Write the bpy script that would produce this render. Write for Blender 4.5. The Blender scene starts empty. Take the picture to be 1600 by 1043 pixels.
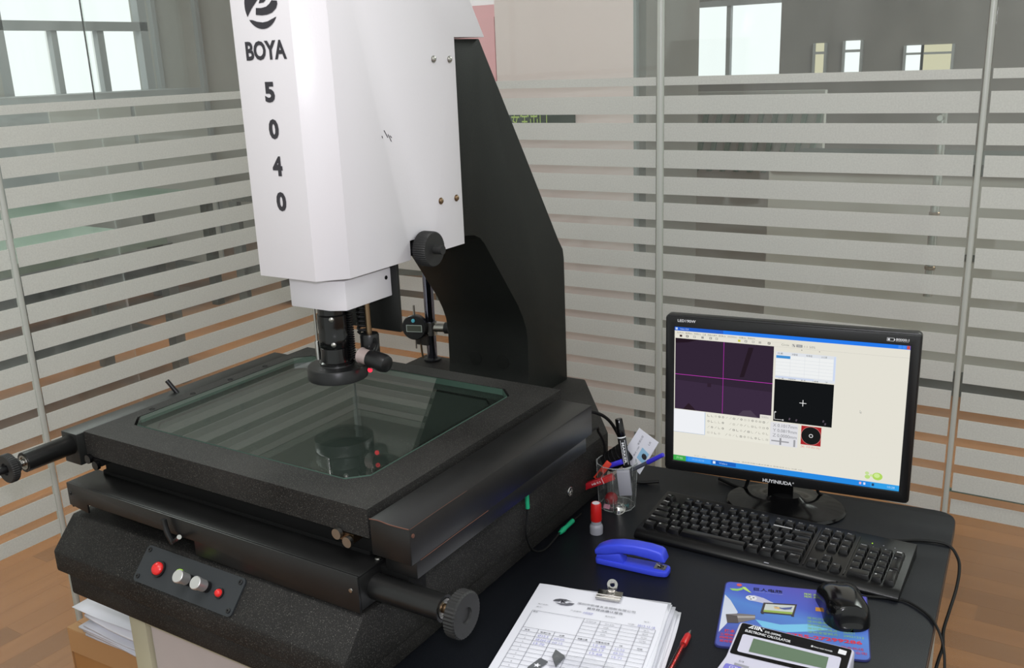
import bpy, bmesh, math, random
from mathutils import Vector, Matrix
random.seed(7)
S = bpy.context.scene
COL = S.collection
PI = math.pi
DZ = 0.75                      # desk top above the floor; coordinates below are metres from the desk top level

# ------------------------------------------------------------------ camera, sky, lamps, exposure
cam_d = bpy.data.cameras.new('camera'); cam = bpy.data.objects.new('camera', cam_d); COL.objects.link(cam)
cam_d.sensor_width = 36.0; cam_d.lens = 1478.85 * 36 / 1600; cam_d.clip_start = 0.02; cam_d.clip_end = 60
_x = Vector((0.8474822, 0.5295088, -0.0373426)); _d = Vector((0.1161745, -0.2536606, -0.9602915)); _f = Vector((-0.5179551, 0.8094917, -0.2764883))
CAMP = Vector((0, 0, 0.827 + DZ))
cam.matrix_world = Matrix(((_x.x, -_d.x, -_f.x, CAMP.x), (_x.y, -_d.y, -_f.y, CAMP.y), (_x.z, -_d.z, -_f.z, CAMP.z), (0, 0, 0, 1)))
S.camera = cam

W = bpy.data.worlds.new('world'); S.world = W; W.use_nodes = True
W.node_tree.nodes['Background'].inputs[0].default_value = (0.95, 1.0, 0.965, 1)
W.node_tree.nodes['Background'].inputs[1].default_value = 0.85

def lamp(name, loc, target, size, power, color=(1, 1, 1), sizey=None, shape='RECTANGLE'):
    l = bpy.data.lights.new(name, 'AREA'); l.energy = power; l.color = color; l.shape = shape; l.size = size
    if shape == 'RECTANGLE': l.size_y = sizey or size
    o = bpy.data.objects.new(name, l); COL.objects.link(o); o.location = loc
    o.rotation_euler = (Vector(target) - Vector(loc)).to_track_quat('-Z', 'Y').to_euler()
    return o
# the camera's own flash (its reflection shows on the white housing), ceiling tubes, unseen fill panels added to brighten the hall
lamp('camera_flash', CAMP + Vector((0.01, -0.02, 0.10)), CAMP + _f * 2 + Vector((0, 0, 0.10)), 0.07, 8.2, (0.93, 0.91, 1.0), shape='DISK')
lamp('ceiling_light', (-0.6, 0.3, 2.75), (-0.6, 0.9, 0), 1.2, 17, (1.0, 0.97, 0.95), 0.5)
lamp('hall_fill', (-4.8, 1.9, 3.85), (-4.8, 1.9, 0), 2.6, 210, (0.97, 1.0, 0.97), 1.6)
lamp('hall_fill', (1.3, 5.2, 3.85), (1.3, 5.2, 0), 2.6, 210, (0.97, 1.0, 0.97), 1.6)

S.cycles.transparent_max_bounces = 32
S.view_settings.view_transform = 'Standard'; S.view_settings.look = 'None'
S.view_settings.exposure = 0.0; S.view_settings.gamma = 1.0; S.view_settings.use_curve_mapping = False

# ------------------------------------------------------------------ materials
def s(r, g, b):
    f = lambda c: (c / 255 / 12.92) if c / 255 <= 0.04045 else ((c / 255 + 0.055) / 1.055) ** 2.4
    return (f(r), f(g), f(b), 1)
def mat(name, col, rough=0.5, metal=0.0, spec=0.5, bump=0.0, bscale=400, speck=None, sscale=900, var=0.0, vscale=8, coat=0.0, emit=None, estr=1.0, trans=0.0, ior=1.45):
    m = bpy.data.materials.new(name); m.use_nodes = True; nt = m.node_tree; N = nt.nodes; Lk = nt.links
    p = N['Principled BSDF']
    p.inputs['Base Color'].default_value = col; p.inputs['Roughness'].default_value = rough; p.inputs['Metallic'].default_value = metal
    p.inputs['Specular IOR Level'].default_value = spec; p.inputs['Coat Weight'].default_value = coat; p.inputs['IOR'].default_value = ior
    p.inputs['Transmission Weight'].default_value = trans
    if emit: p.inputs['Emission Color'].default_value = emit; p.inputs['Emission Strength'].default_value = estr
    tc = N.new('ShaderNodeTexCoord')
    cur = None
    if var:
        n = N.new('ShaderNodeTexNoise'); n.inputs['Scale'].default_value = vscale; n.inputs['Detail'].default_value = 5
        Lk.new(tc.outputs['Object'], n.inputs['Vector'])
        r = N.new('ShaderNodeMapRange'); r.inputs['From Min'].default_value = 0.3; r.inputs['From Max'].default_value = 0.7
        r.inputs['To Min'].default_value = 1 - var; r.inputs['To Max'].default_value = 1 + var
        Lk.new(n.outputs['Fac'], r.inputs['Value'])
        mx = N.new('ShaderNodeMix'); mx.data_type = 'RGBA'; mx.blend_type = 'MULTIPLY'; mx.inputs['Factor'].default_value = 1
        mx.inputs['A'].default_value = col; Lk.new(r.outputs['Result'], mx.inputs['B']); cur = mx.outputs['Result']
    if speck:
        n = N.new('ShaderNodeTexNoise'); n.inputs['Scale'].default_value = sscale; n.inputs['Detail'].default_value = 2
        Lk.new(tc.outputs['Object'], n.inputs['Vector'])
        r = N.new('ShaderNodeMapRange'); r.inputs['From Min'].default_value = 0.58; r.inputs['From Max'].default_value = 0.72
        Lk.new(n.outputs['Fac'], r.inputs['Value'])
        mx = N.new('ShaderNodeMix'); mx.data_type = 'RGBA'; mx.inputs['B'].default_value = speck
        if cur: Lk.new(cur, mx.inputs['A'])
        else: mx.inputs['A'].default_value = col
        Lk.new(r.outputs['Result'], mx.inputs['Factor']); cur = mx.outputs['Result']
    if cur: Lk.new(cur, p.inputs['Base Color'])
    if bump:
        n = N.new('ShaderNodeTexNoise'); n.inputs['Scale'].default_value = bscale; n.inputs['Detail'].default_value = 3
        Lk.new(tc.outputs['Object'], n.inputs['Vector'])
        b = N.new('ShaderNodeBump'); b.inputs['Strength'].default_value = bump; b.inputs['Distance'].default_value = 0.002
        Lk.new(n.outputs['Fac'], b.inputs['Height']); Lk.new(b.outputs['Normal'], p.inputs['Normal'])
    return m
def emis(name, col, st=1.0):
    m = bpy.data.materials.new(name); m.use_nodes = True; nt = m.node_tree; nt.nodes.clear()
    e = nt.nodes.new('ShaderNodeEmission'); e.inputs[0].default_value = col; e.inputs[1].default_value = st
    o = nt.nodes.new('ShaderNodeOutputMaterial'); nt.links.new(e.outputs[0], o.inputs[0]); return m
def glassmat(name, tint, ior=1.5, rough=0.0, dirt_haze=0.0):
    m = bpy.data.materials.new(name); m.use_nodes = True; nt = m.node_tree; N = nt.nodes; N.clear()
    t = N.new('ShaderNodeBsdfTransparent'); t.inputs[0].default_value = tint
    g = N.new('ShaderNodeBsdfGlossy'); g.inputs['Roughness'].default_value = rough
    f = N.new('ShaderNodeFresnel')
    ge = N.new('ShaderNodeNewGeometry'); io = N.new('ShaderNodeMapRange'); io.inputs['To Min'].default_value = ior; io.inputs['To Max'].default_value = 1 / ior   # same index on both faces of the sheet
    nt.links.new(ge.outputs['Backfacing'], io.inputs['Value']); nt.links.new(io.outputs['Result'], f.inputs['IOR'])
    mx = N.new('ShaderNodeMixShader'); o = N.new('ShaderNodeOutputMaterial')
    nt.links.new(f.outputs[0], mx.inputs[0]); nt.links.new(t.outputs[0], mx.inputs[1]); nt.links.new(g.outputs[0], mx.inputs[2])
    last = mx
    if dirt_haze:  # pale noisy veil: some dirt, plus haze and sheen painted on
        d = N.new('ShaderNodeBsdfDiffuse'); d.inputs[0].default_value = (0.8, 0.82, 0.8, 1)
        n = N.new('ShaderNodeTexNoise'); n.inputs['Scale'].default_value = 3.5; n.inputs['Detail'].default_value = 6
        r = N.new('ShaderNodeMapRange'); r.inputs['From Min'].default_value = 0.35; r.inputs['From Max'].default_value = 0.75; r.inputs['To Max'].default_value = dirt_haze
        nt.links.new(n.outputs['Fac'], r.inputs['Value'])
        m2 = N.new('ShaderNodeMixShader'); nt.links.new(r.outputs['Result'], m2.inputs[0]); nt.links.new(mx.outputs[0], m2.inputs[1]); nt.links.new(d.outputs[0], m2.inputs[2]); last = m2
    nt.links.new(last.outputs[0], o.inputs[0]); return m
def filmmat(name, col):
    m = bpy.data.materials.new(name); m.use_nodes = True; nt = m.node_tree; N = nt.nodes; N.clear()
    d = N.new('ShaderNodeBsdfDiffuse'); t = N.new('ShaderNodeBsdfTranslucent'); o = N.new('ShaderNodeOutputMaterial')
    tc = N.new('ShaderNodeTexCoord'); n = N.new('ShaderNodeTexNoise'); n.inputs['Scale'].default_value = 260; n.inputs['Detail'].default_value = 2
    nt.links.new(tc.outputs['Object'], n.inputs['Vector'])
    r = N.new('ShaderNodeMapRange'); r.inputs['To Min'].default_value = 0.86; r.inputs['To Max'].default_value = 1.1; nt.links.new(n.outputs['Fac'], r.inputs['Value'])
    mc = N.new('ShaderNodeMix'); mc.data_type = 'RGBA'; mc.blend_type = 'MULTIPLY'; mc.inputs['Factor'].default_value = 1; mc.inputs['A'].default_value = col
    nt.links.new(r.outputs['Result'], mc.inputs['B'])
    for b in (d, t): nt.links.new(mc.outputs['Result'], b.inputs[0])
    mx = N.new('ShaderNodeMixShader'); mx.inputs[0].default_value = 0.42
    nt.links.new(d.outputs[0], mx.inputs[1]); nt.links.new(t.outputs[0], mx.inputs[2]); nt.links.new(mx.outputs[0], o.inputs[0]); return m
def woodmat(name, a, b, axis_scale=(2.0, 40, 40), rough=0.45):
    m = bpy.data.materials.new(name); m.use_nodes = True; nt = m.node_tree; N = nt.nodes; p = N['Principled BSDF']
    tc = N.new('ShaderNodeTexCoord'); mp = N.new('ShaderNodeMapping'); mp.inputs['Scale'].default_value = axis_scale
    oi = N.new('ShaderNodeObjectInfo'); ad = N.new('ShaderNodeVectorMath'); ad.operation = 'ADD'
    cb = N.new('ShaderNodeCombineXYZ'); ml = N.new('ShaderNodeMath'); ml.operation = 'MULTIPLY'; ml.inputs[1].default_value = 37
    nt.links.new(oi.outputs['Random'], ml.inputs[0]); nt.links.new(ml.outputs[0], cb.inputs[0]); nt.links.new(ml.outputs[0], cb.inputs[2])
    nt.links.new(tc.outputs['Object'], mp.inputs['Vector']); nt.links.new(mp.outputs[0], ad.inputs[0]); nt.links.new(cb.outputs[0], ad.inputs[1])
    n = N.new('ShaderNodeTexNoise'); n.inputs['Scale'].default_value = 1; n.inputs['Detail'].default_value = 4; n.inputs['Distortion'].default_value = 0.6
    nt.links.new(ad.outputs[0], n.inputs['Vector'])
    mx = N.new('ShaderNodeMix'); mx.data_type = 'RGBA'; mx.inputs['A'].default_value = a; mx.inputs['B'].default_value = b
    nt.links.new(n.outputs['Fac'], mx.inputs['Factor'])
    hs = N.new('ShaderNodeHueSaturation'); rr = N.new('ShaderNodeMapRange'); rr.inputs['To Min'].default_value = 0.8; rr.inputs['To Max'].default_value = 1.15
    nt.links.new(oi.outputs['Random'], rr.inputs['Value']); nt.links.new(rr.outputs['Result'], hs.inputs['Value']); nt.links.new(mx.outputs['Result'], hs.inputs['Color'])
    nt.links.new(hs.outputs[0], p.inputs['Base Color']); p.inputs['Roughness'].default_value = rough; p.inputs['Specular IOR Level'].default_value = 0.35
    return m

K_PAINT = mat('black_paint', s(25, 26, 25), 0.42, spec=0.4, bump=0.12, bscale=900, var=0.25, vscale=14)
K_GRAN = mat('black_crinkle', s(32, 31, 30), 0.6, spec=0.25, bump=0.35, bscale=700, speck=s(86, 84, 80), sscale=620, var=0.5, vscale=6)
K_SATIN = mat('black_satin_sheet', s(22, 22, 22), 0.36, spec=0.5, bump=0.05, bscale=500, var=0.2, vscale=20)
K_COL = mat('black_cast_paint', s(27, 29, 27), 0.5, spec=0.25, bump=0.2, bscale=600, var=0.15, vscale=6)
K_KEY = mat('black_key_plastic', s(13, 13, 14), 0.3, spec=0.45)
K_PLAS = mat('black_plastic', s(22, 22, 23), 0.34, spec=0.5, bump=0.05, bscale=1500)
K_KNOB = mat('black_knob_plastic', s(38, 38, 38), 0.5, spec=0.4)
K_DULL = mat('dull_black', s(12, 12, 12), 0.7, spec=0.2)
K_GLOSS = mat('gloss_black_plastic', s(10, 10, 11), 0.16, spec=0.55)
K_RUB = mat('black_rubber', s(18, 18, 18), 0.55, spec=0.3)
K_COPPER = mat('bare_copper_edge', s(96, 62, 50), 0.6, 0.2)
WHITE = mat('white_gloss_paint', s(217, 214, 218), 0.27, spec=0.5, bump=0.06, bscale=260, coat=0.15)
CHROME = mat('chrome', s(190, 188, 185), 0.2, 1.0)
STEEL = mat('brushed_steel', s(170, 168, 162), 0.3, 1.0)
ALU = mat('satin_aluminium', s(215, 213, 212), 0.42, 0.85)
BRASS = mat('worn_brass', s(134, 112, 88), 0.35, 1.0)
POSTG = mat('pale_grey_post', s(178, 180, 174), 0.28, spec=0.8)
DKMET = mat('dark_chrome', s(120, 120, 135), 0.12, 1.0)
INK = mat('black_ink', s(48, 46, 52), 0.5)
PLATE = mat('control_plate', s(46, 49, 52), 0.45, spec=0.4)
RED = mat('red_plastic', s(190, 30, 28), 0.3)
REDG = mat('red_glow_cap', s(200, 40, 40), 0.3, emit=s(255, 40, 40), estr=0.12)
LEDR = emis('red_laser_glow', s(255, 40, 60), 2.5)
LEDG = emis('green_led_glow', s(190, 255, 60), 1.0)
STAGEG = glassmat('stage_glass', (0.87, 0.92, 0.895, 1), 1.6)
GEDGE = mat('green_glass_edge', s(82, 104, 94), 0.2, spec=0.6)
PANE = glassmat('partition_glass', (0.95, 0.975, 0.96, 1), 1.5, dirt_haze=0.10)
FILM = filmmat('frosted_film', s(222, 222, 218))
DESK = mat('black_laminate', s(22, 24, 29), 0.42, spec=0.24, bump=0.12, bscale=900, speck=s(46, 48, 52), sscale=800)
DESKE = mat('brown_edge_band', s(70, 54, 44), 0.5)
BEIGE = mat('beige_steel_frame', s(176, 170, 146), 0.45, spec=0.4)
CABW = mat('off_white_panel', s(188, 178, 176), 0.5, spec=0.3, var=0.05)
CARD = woodmat('cardboard', s(150, 98, 50), s(178, 128, 76), (9, 9, 1.2), 0.6)
TAPE = mat('packing_tape', s(176, 134, 92), 0.25, spec=0.6)
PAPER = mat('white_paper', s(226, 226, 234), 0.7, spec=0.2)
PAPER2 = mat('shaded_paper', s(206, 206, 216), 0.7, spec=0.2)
PINK_INK = mat('grey_print', s(120, 120, 128), 0.7); PEN_INK = mat('blue_pen_ink', s(140, 140, 190), 0.7)
STAVE = woodmat('laminate_stave', s(122, 77, 41), s(144, 97, 56), (3, 26, 26), 0.42)
FLOORM = woodmat('laminate_floor', s(126, 80, 46), s(150, 102, 62), (1.5, 9, 9), 0.42)
BLUEP = mat('blue_plastic', s(62, 78, 222), 0.32, spec=0.5)
BLUEC = mat('pen_cap_blue', s(58, 52, 196), 0.3)
GREYP = mat('grey_plastic', s(150, 150, 158), 0.4)
LILAC = mat('lilac_grey_plastic', s(200, 198, 214), 0.35)
LCD = mat('lcd_green', s(98, 118, 96), 0.25, spec=0.5)
KEYV = mat('violet_key', s(120, 116, 196), 0.4)
GREEN = mat('green_heat_shrink', s(30, 170, 120), 0.45)
PINKP = mat('pink_enamel', s(226, 150, 170), 0.35)
TEAL = mat('teal_plastic', s(60, 120, 120), 0.4)
ACRY = glassmat('clear_acrylic', (0.95, 0.96, 0.96, 1), 1.5, 0.03, dirt_haze=0.06)
RIM = glassmat('acrylic_rim', (0.8, 0.82, 0.82, 1), 1.6, 0.1, dirt_haze=0.5)
BAG = glassmat('clear_plastic_bag', (0.95, 0.95, 0.96, 1), 1.35, 0.15, dirt_haze=0.16)
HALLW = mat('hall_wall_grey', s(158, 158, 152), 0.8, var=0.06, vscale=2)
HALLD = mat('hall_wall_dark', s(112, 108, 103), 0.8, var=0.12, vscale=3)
FRAMEG = mat('window_frame_grey', s(142, 146, 146), 0.5)
SKYW = emis('daylight_pane', (0.95, 1.0, 1.0, 1), 1.15)
SKYY = emis('daylight_pane_warm', s(240, 232, 196), 0.75)
PLASTER = mat('pinkish_plaster', s(228, 206, 205), 0.8)
REDCAB = mat('faded_red_paint', s(196, 140, 146), 0.6)
SIGNG = mat('dark_green_board', s(30, 48, 40), 0.4); SIGNY = mat('yellow_green_print', s(190, 214, 110), 0.5)
MACHG = mat('machine_green', s(96, 112, 100), 0.5); MACHD = mat('machine_dark', s(58, 60, 56), 0.5)
PADB = mat('pad_print_blue', s(84, 92, 190), 0.5)

# ------------------------------------------------------------------ builders
UNIT = (1.0, 0.0)      # the head, column and gauge were drawn in their own unit; UNIT = (metres per unit, height of their zero)
def unit(p): return (p[0] * UNIT[0], p[1] * UNIT[0], p[2] * UNIT[0] + UNIT[1])
class G:
    """collects shapes; build() links them as ONE mesh object"""
    def __init__(self): self.v = []; self.f = []; self.m = []
    def add(self, vs, fs, m=0):
        o = len(self.v); self.v += [tuple(p) for p in vs]; self.f += [tuple(i + o for i in f) for f in fs]; self.m += [m] * len(fs); return self
    def box(self, x0, x1, y0, y1, z0, z1, m=0):
        return self.add([(x0, y0, z0), (x1, y0, z0), (x1, y1, z0), (x0, y1, z0), (x0, y0, z1), (x1, y0, z1), (x1, y1, z1), (x0, y1, z1)],
                        [(3, 2, 1, 0), (4, 5, 6, 7), (0, 1, 5, 4), (1, 2, 6, 5), (2, 3, 7, 6), (3, 0, 4, 7)], m)
    def prism(self, poly, ax, a0, a1, m=0):
        n = len(poly)
        mk = {'x': lambda p, a: (a, p[0], p[1]), 'y': lambda p, a: (p[0], a, p[1]), 'z': lambda p, a: (p[0], p[1], a)}[ax]
        vs = [mk(p, a0) for p in poly] + [mk(p, a1) for p in poly]
        fs = [tuple(range(n))[::-1], tuple(range(n, 2 * n))] + [(i, (i + 1) % n, n + (i + 1) % n, n + i) for i in range(n)]
        return self.add(vs, fs, m)
    def ring(self, outer, inner, z0, z1, m=0):
        n = len(outer)
        vs = [(*p, z0) for p in outer] + [(*p, z0) for p in inner] + [(*p, z1) for p in outer] + [(*p, z1) for p in inner]
        fs = []
        for i in range(n):
            j = (i + 1) % n
            fs += [(j, i, n + i, n + j), (2 * n + i, 2 * n + j, 3 * n + j, 3 * n + i), (i, j, 2 * n + j, 2 * n + i), (n + j, n + i, 3 * n + i, 3 * n + j)]
        return self.add(vs, fs, m)
    def lathe(self, p0, axis, prof, n=24, m=0, rmod=None):
        """prof: list of (distance along axis, radius)"""
        a = Vector(axis).normalized(); u = a.orthogonal().normalized(); w = a.cross(u); p0 = Vector(p0)
        vs = []; fs = []
        for d, r in prof:
            for k in range(n):
                t = 2 * PI * k / n; rr = r * (rmod(k) if rmod else 1)
                vs.append(p0 + a * d + (u * math.cos(t) + w * math.sin(t)) * rr)
        for i in range(len(prof) - 1):
            for k in range(n):
                k2 = (k + 1) % n; fs.append((i * n + k, i * n + k2, (i + 1) * n + k2, (i + 1) * n + k))
        fs.append(tuple(range(n))[::-1]); L0 = (len(prof) - 1) * n; fs.append(tuple(range(L0, L0 + n)))
        return self.add(vs, fs, m)
    def cyl(self, p0, p1, r0, r1=None, n=20, m=0):
        d = Vector(p1) - Vector(p0)
        return self.lathe(p0, d, [(0, r0), (d.length, r0 if r1 is None else r1)], n, m)
    def ball(self, c, r, n=16, m=0, sc=(1, 1, 1)):
        prof = []
        vs = []; fs = []; K = n // 2
        for i in range(K + 1):
            th = PI * i / K
            for k in range(n):
                t = 2 * PI * k / n; vs.append((c[0] + r * sc[0] * math.sin(th) * math.cos(t), c[1] + r * sc[1] * math.sin(th) * math.sin(t), c[2] + r * sc[2] * math.cos(th)))
        for i in range(K):
            for k in range(n):
                k2 = (k + 1) % n; fs.append((i * n + k, (i + 1) * n + k, (i + 1) * n + k2, i * n + k2))
        return self.add(vs, fs, m)
    def tube(self, pts, r, n=8, m=0, sub=6):
        P = [Vector(p) for p in pts]
        if sub > 1 and len(P) > 2:
            Q = []
            for i in range(len(P) - 1):
                a = P[max(i - 1, 0)]; b = P[i]; c = P[i + 1]; d = P[min(i + 2, len(P) - 1)]
                for k in range(sub):
                    t = k / sub
                    Q.append(0.5 * ((2 * b) + (c - a) * t + (2 * a - 5 * b + 4 * c - d) * t * t + (3 * b - a - 3 * c + d) * t ** 3))
            Q.append(P[-1]); P = Q
        vs = []; fs = []; u = None
        for i, p in enumerate(P):
            t = (P[min(i + 1, len(P) - 1)] - P[max(i - 1, 0)]).normalized()
            u = t.orthogonal().normalized() if u is None else (u - t * u.dot(t)).normalized()
            w = t.cross(u)
            for k in range(n):
                a = 2 * PI * k / n; vs.append(p + (u * math.cos(a) + w * math.sin(a)) * r)
        for i in range(len(P) - 1):
            for k in range(n):
                k2 = (k + 1) % n; fs.append((i * n + k, i * n + k2, (i + 1) * n + k2, (i + 1) * n + k))
        fs.append(tuple(range(n))[::-1]); fs.append(tuple(range((len(P) - 1) * n, len(P) * n)))
        return self.add(vs, fs, m)
    def quad(self, a, b, c, d, m=0): return self.add([a, b, c, d], [(0, 1, 2, 3)], m)
    def hexa(self, v8, m=0):
        return self.add(v8, [(3, 2, 1, 0), (4, 5, 6, 7), (0, 1, 5, 4), (1, 2, 6, 5), (2, 3, 7, 6), (3, 0, 4, 7)], m)
    def text(self, txt, org, right, up, h, w=None, m=0, bold=0.0, depth=0.0):
        """flat lettering: lower-left corner at org, cap height h, optional width w"""
        cu = bpy.data.curves.new('t', 'FONT'); cu.body = txt; cu.offset = bold; cu.resolution_u = 3
        o = bpy.data.objects.new('t', cu); COL.objects.link(o)
        dg = bpy.context.evaluated_depsgraph_get(); dg.update()
        me = bpy.data.meshes.new_from_object(o.evaluated_get(dg))
        vs = [v.co.copy() for v in me.vertices]; fs = [tuple(p.vertices) for p in me.polygons]
        bpy.data.objects.remove(o); bpy.data.curves.remove(cu); bpy.data.meshes.remove(me)
        if not vs: return self
        x0 = min(v.x for v in vs); x1 = max(v.x for v in vs); y0 = min(v.y for v in vs); y1 = max(v.y for v in vs)
        sy = h / (y1 - y0); sx = (w / (x1 - x0)) if w else sy
        R = Vector(right).normalized(); U = Vector(up).normalized(); O = Vector(org)
        return self.add([O + R * (v.x - x0) * sx + U * (v.y - y0) * sy for v in vs], fs, m)
    def poly(self, pts, m=0): return self.add(pts, [tuple(range(len(pts)))], m)
    def build(self, name, mats, parent=None, org=(0, 0, 0), bevel=0.0, seg=2, smooth=False, ang=35, cut=None):
        if not isinstance(mats, (list, tuple)): mats = [mats]
        me = bpy.data.meshes.new(name)
        me.from_pydata([(x - org[0], y - org[1], z - org[2]) for x, y, z in map(unit, self.v)], [], self.f)
        for mm in mats: me.materials.append(mm)
        for p, i in zip(me.polygons, self.m): p.material_index = i
        bm = bmesh.new(); bm.from_mesh(me)
        bmesh.ops.recalc_face_normals(bm, faces=bm.faces) if bevel or smooth else None
        if cut:
            bmesh.ops.bisect_plane(bm, geom=bm.verts[:] + bm.edges[:] + bm.faces[:], plane_co=Vector(cut[0]) - Vector(org), plane_no=cut[1], clear_outer=True)
            bmesh.ops.holes_fill(bm, edges=[e for e in bm.edges if e.is_boundary]); bmesh.ops.recalc_face_normals(bm, faces=bm.faces)
        if bevel:
            es = [e for e in bm.edges if len(e.link_faces) == 2 and e.calc_face_angle(0) > math.radians(30)]
            bmesh.ops.bevel(bm, geom=es, offset=bevel, segments=seg, profile=0.5, affect='EDGES', clamp_overlap=True)
        if smooth or bevel:
            for f in bm.faces: f.smooth = True
            for e in bm.edges:
                if len(e.link_faces) == 2 and e.calc_face_angle(0) > math.radians(ang): e.smooth = False
        bm.to_mesh(me); bm.free()
        o = bpy.data.objects.new(name, me); COL.objects.link(o)
        if parent: o.parent = parent
        return o
def rrect(x0, x1, y0, y1, r, n=5):
    out = []
    for cx, cy, a0 in ((x1 - r, y0 + r, -90), (x1 - r, y1 - r, 0), (x0 + r, y1 - r, 90), (x0 + r, y0 + r, 180)):
        for k in range(n + 1):
            a = math.radians(a0 + 90 * k / n); out.append((cx + r * math.cos(a), cy + r * math.sin(a)))
    return out
def thing(name, label, cat, loc=(0, 0, 0), rz=0, group=None):
    o = bpy.data.objects.new(name, None); COL.objects.link(o); o.empty_display_size = 0.05
    o.location = (loc[0], loc[1], loc[2] + DZ); o.rotation_euler = (0, 0, math.radians(rz))
    o['label'] = label; o['category'] = cat
    if group: o['group'] = group
    return o
def tag(o, label, cat, loc=(0, 0, 0), rz=0, group=None):
    o.location = (loc[0], loc[1], loc[2] + DZ); o.rotation_euler = (0, 0, math.radians(rz))
    o['label'] = label; o['category'] = cat
    if group: o['group'] = group
    return o
def struct(name):
    o = bpy.data.objects.new(name, None); COL.objects.link(o); o.location = (0, 0, DZ); o['kind'] = 'structure'; return o
def knurl(n): return lambda k: 1.0 if k % 2 else 0.965
X_, Y_, Z_ = (1, 0, 0), (0, 1, 0), (0, 0, 1)

# ------------------------------------------------------------------ floor with laminate staves
fl = struct('floor')
G().box(-9, 4, -1.5, 10.5, -0.80, -0.7505).build('subfloor', FLOORM, fl)
def staves(x0, x1, y0, y1, along, w=0.085, L=0.62):
    if along == 'x': ww, ll, a0, a1, b0, b1 = w, L, x0, x1, y0, y1
    else: ww, ll, a0, a1, b0, b1 = w, L, y0, y1, x0, x1
    g = G()
    if along == 'x': g.box(0, L - 0.0006, 0, w - 0.0006, -0.006, 0)
    else: g.box(0, L - 0.0006, 0, w - 0.0006, -0.006, 0)
    base = None; r = 0; b = b0
    while b < b1:
        a = a0 - (r * 0.37 % 1) * L
        while a < a1:
            if base is None: base = g.build('floor_stave', STAVE, fl); o = base
            else: o = base.copy(); COL.objects.link(o)
            o.parent = fl
            if along == 'x': o.location = (a, b, -0.75)
            else: o.location = (b + w, a, -0.75); o.rotation_euler = (0, 0, PI / 2)
            a += L
        b += w; r += 1
staves(-0.9, 0.5, 2.25, 4.6, 'x')
staves(-3.6, -1.75, 0.7, 2.1, 'y')

# ------------------------------------------------------------------ glass partitions with frosted strips
kz = lambda z: 0.827 - (0.827 - z) * 0.65
gaps = [(kz(0.684), kz(0.721))] + [(kz(0.602 - 0.0985 * k - 0.0158), kz(0.602 - 0.0985 * k + 0.0158)) for k in range(14)]
top = kz(0.7515); bot = kz(-0.75)
strips = []; hi = top
for lo_g, hi_g in gaps: strips.append((hi_g, hi)); hi = lo_g
strips.append((bot, hi))
XW, YW = -2.0, 2.17
wl = struct('wall_left'); wr = struct('wall_right')
for a, b in ((-0.8, 1.126), (1.138, 1.394), (1.397, YW - 0.004)):
    G().box(XW - 0.010, XW, a, b, -0.735, 1.75).build('glass_panel', PANE, wl)
for a, b in ((-0.8, 1.124), (1.140, YW - 0.006)):
    for z0, z1 in strips: G().box(XW, XW + 0.0006, a, b, z0, z1).build('frosted_strip', FILM, wl)
for a, b in ((XW, -0.949), (-0.934, -0.243), (-0.229, 1.6)):
    G().box(a, b, YW, YW + 0.010, -0.735, 1.75).build('glass_panel', PANE, wr)
    for z0, z1 in strips: G().box(a + 0.004, b - 0.002, YW - 0.0006, YW, z0, z1).build('frosted_strip', FILM, wr)
G().cyl((XW - 0.004, 1.132, -0.75), (XW - 0.004, 1.132, 1.75), 0.0075, n=16).build('post', POSTG, wl, smooth=True)
G().box(XW - 0.011, XW - 0.009, 1.394, 1.397, 0.77, 1.75).build('glass_joint', K_DULL, wl)
g = G(); g.cyl((-0.9415, YW + 0.004, -0.75), (-0.9415, YW + 0.004, 1.75), 0.0085, n=16); g.build('post', POSTG, wr, smooth=True)
G().cyl((-0.236, YW + 0.004, -0.75), (-0.236, YW + 0.004, 1.75), 0.006, n=16).build('post', POSTG, wr, smooth=True)
G().box(XW - 0.010, XW + 0.004, YW - 0.006, YW + 0.010, -0.735, 1.75).build('corner_post', FRAMEG, wl)
G().box(XW - 0.012, XW + 0.012, -0.8, YW, -0.75, -0.735).build('floor_channel', STEEL, wl)
G().box(XW, 1.6, YW - 0.012, YW + 0.012, -0.75, -0.735).build('floor_channel', STEEL, wr)
G().box(-0.238, 1.55, YW + 0.012, YW + 0.018, -0.150, -0.143).build('green_bar', GEDGE, wr)  # thin green bar just behind the right glass
dh = thing('door_handle', 'long stainless steel pull handle beyond the striped glass door', 'door handle', (-0.318, YW + 0.05, 0.29))
g = G(); g.cyl((0, 0, 0), (0, 0, 0.42), 0.0095, n=16); g.build('grip_tube', STEEL, dh, smooth=True)
for z in (0.06, 0.10, 0.14, 0.18, 0.22):
    G().lathe((0, 0, z), Z_, [(0, 0.0095), (0.002, 0.0115), (0.007, 0.0115), (0.009, 0.0095)], 16).build('ring', BRASS, dh, smooth=True)
for z in (0.03, 0.39): G().cyl((0, 0, z), (0, -0.039, z), 0.006, n=12).build('standoff', STEEL, dh, smooth=True)

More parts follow.
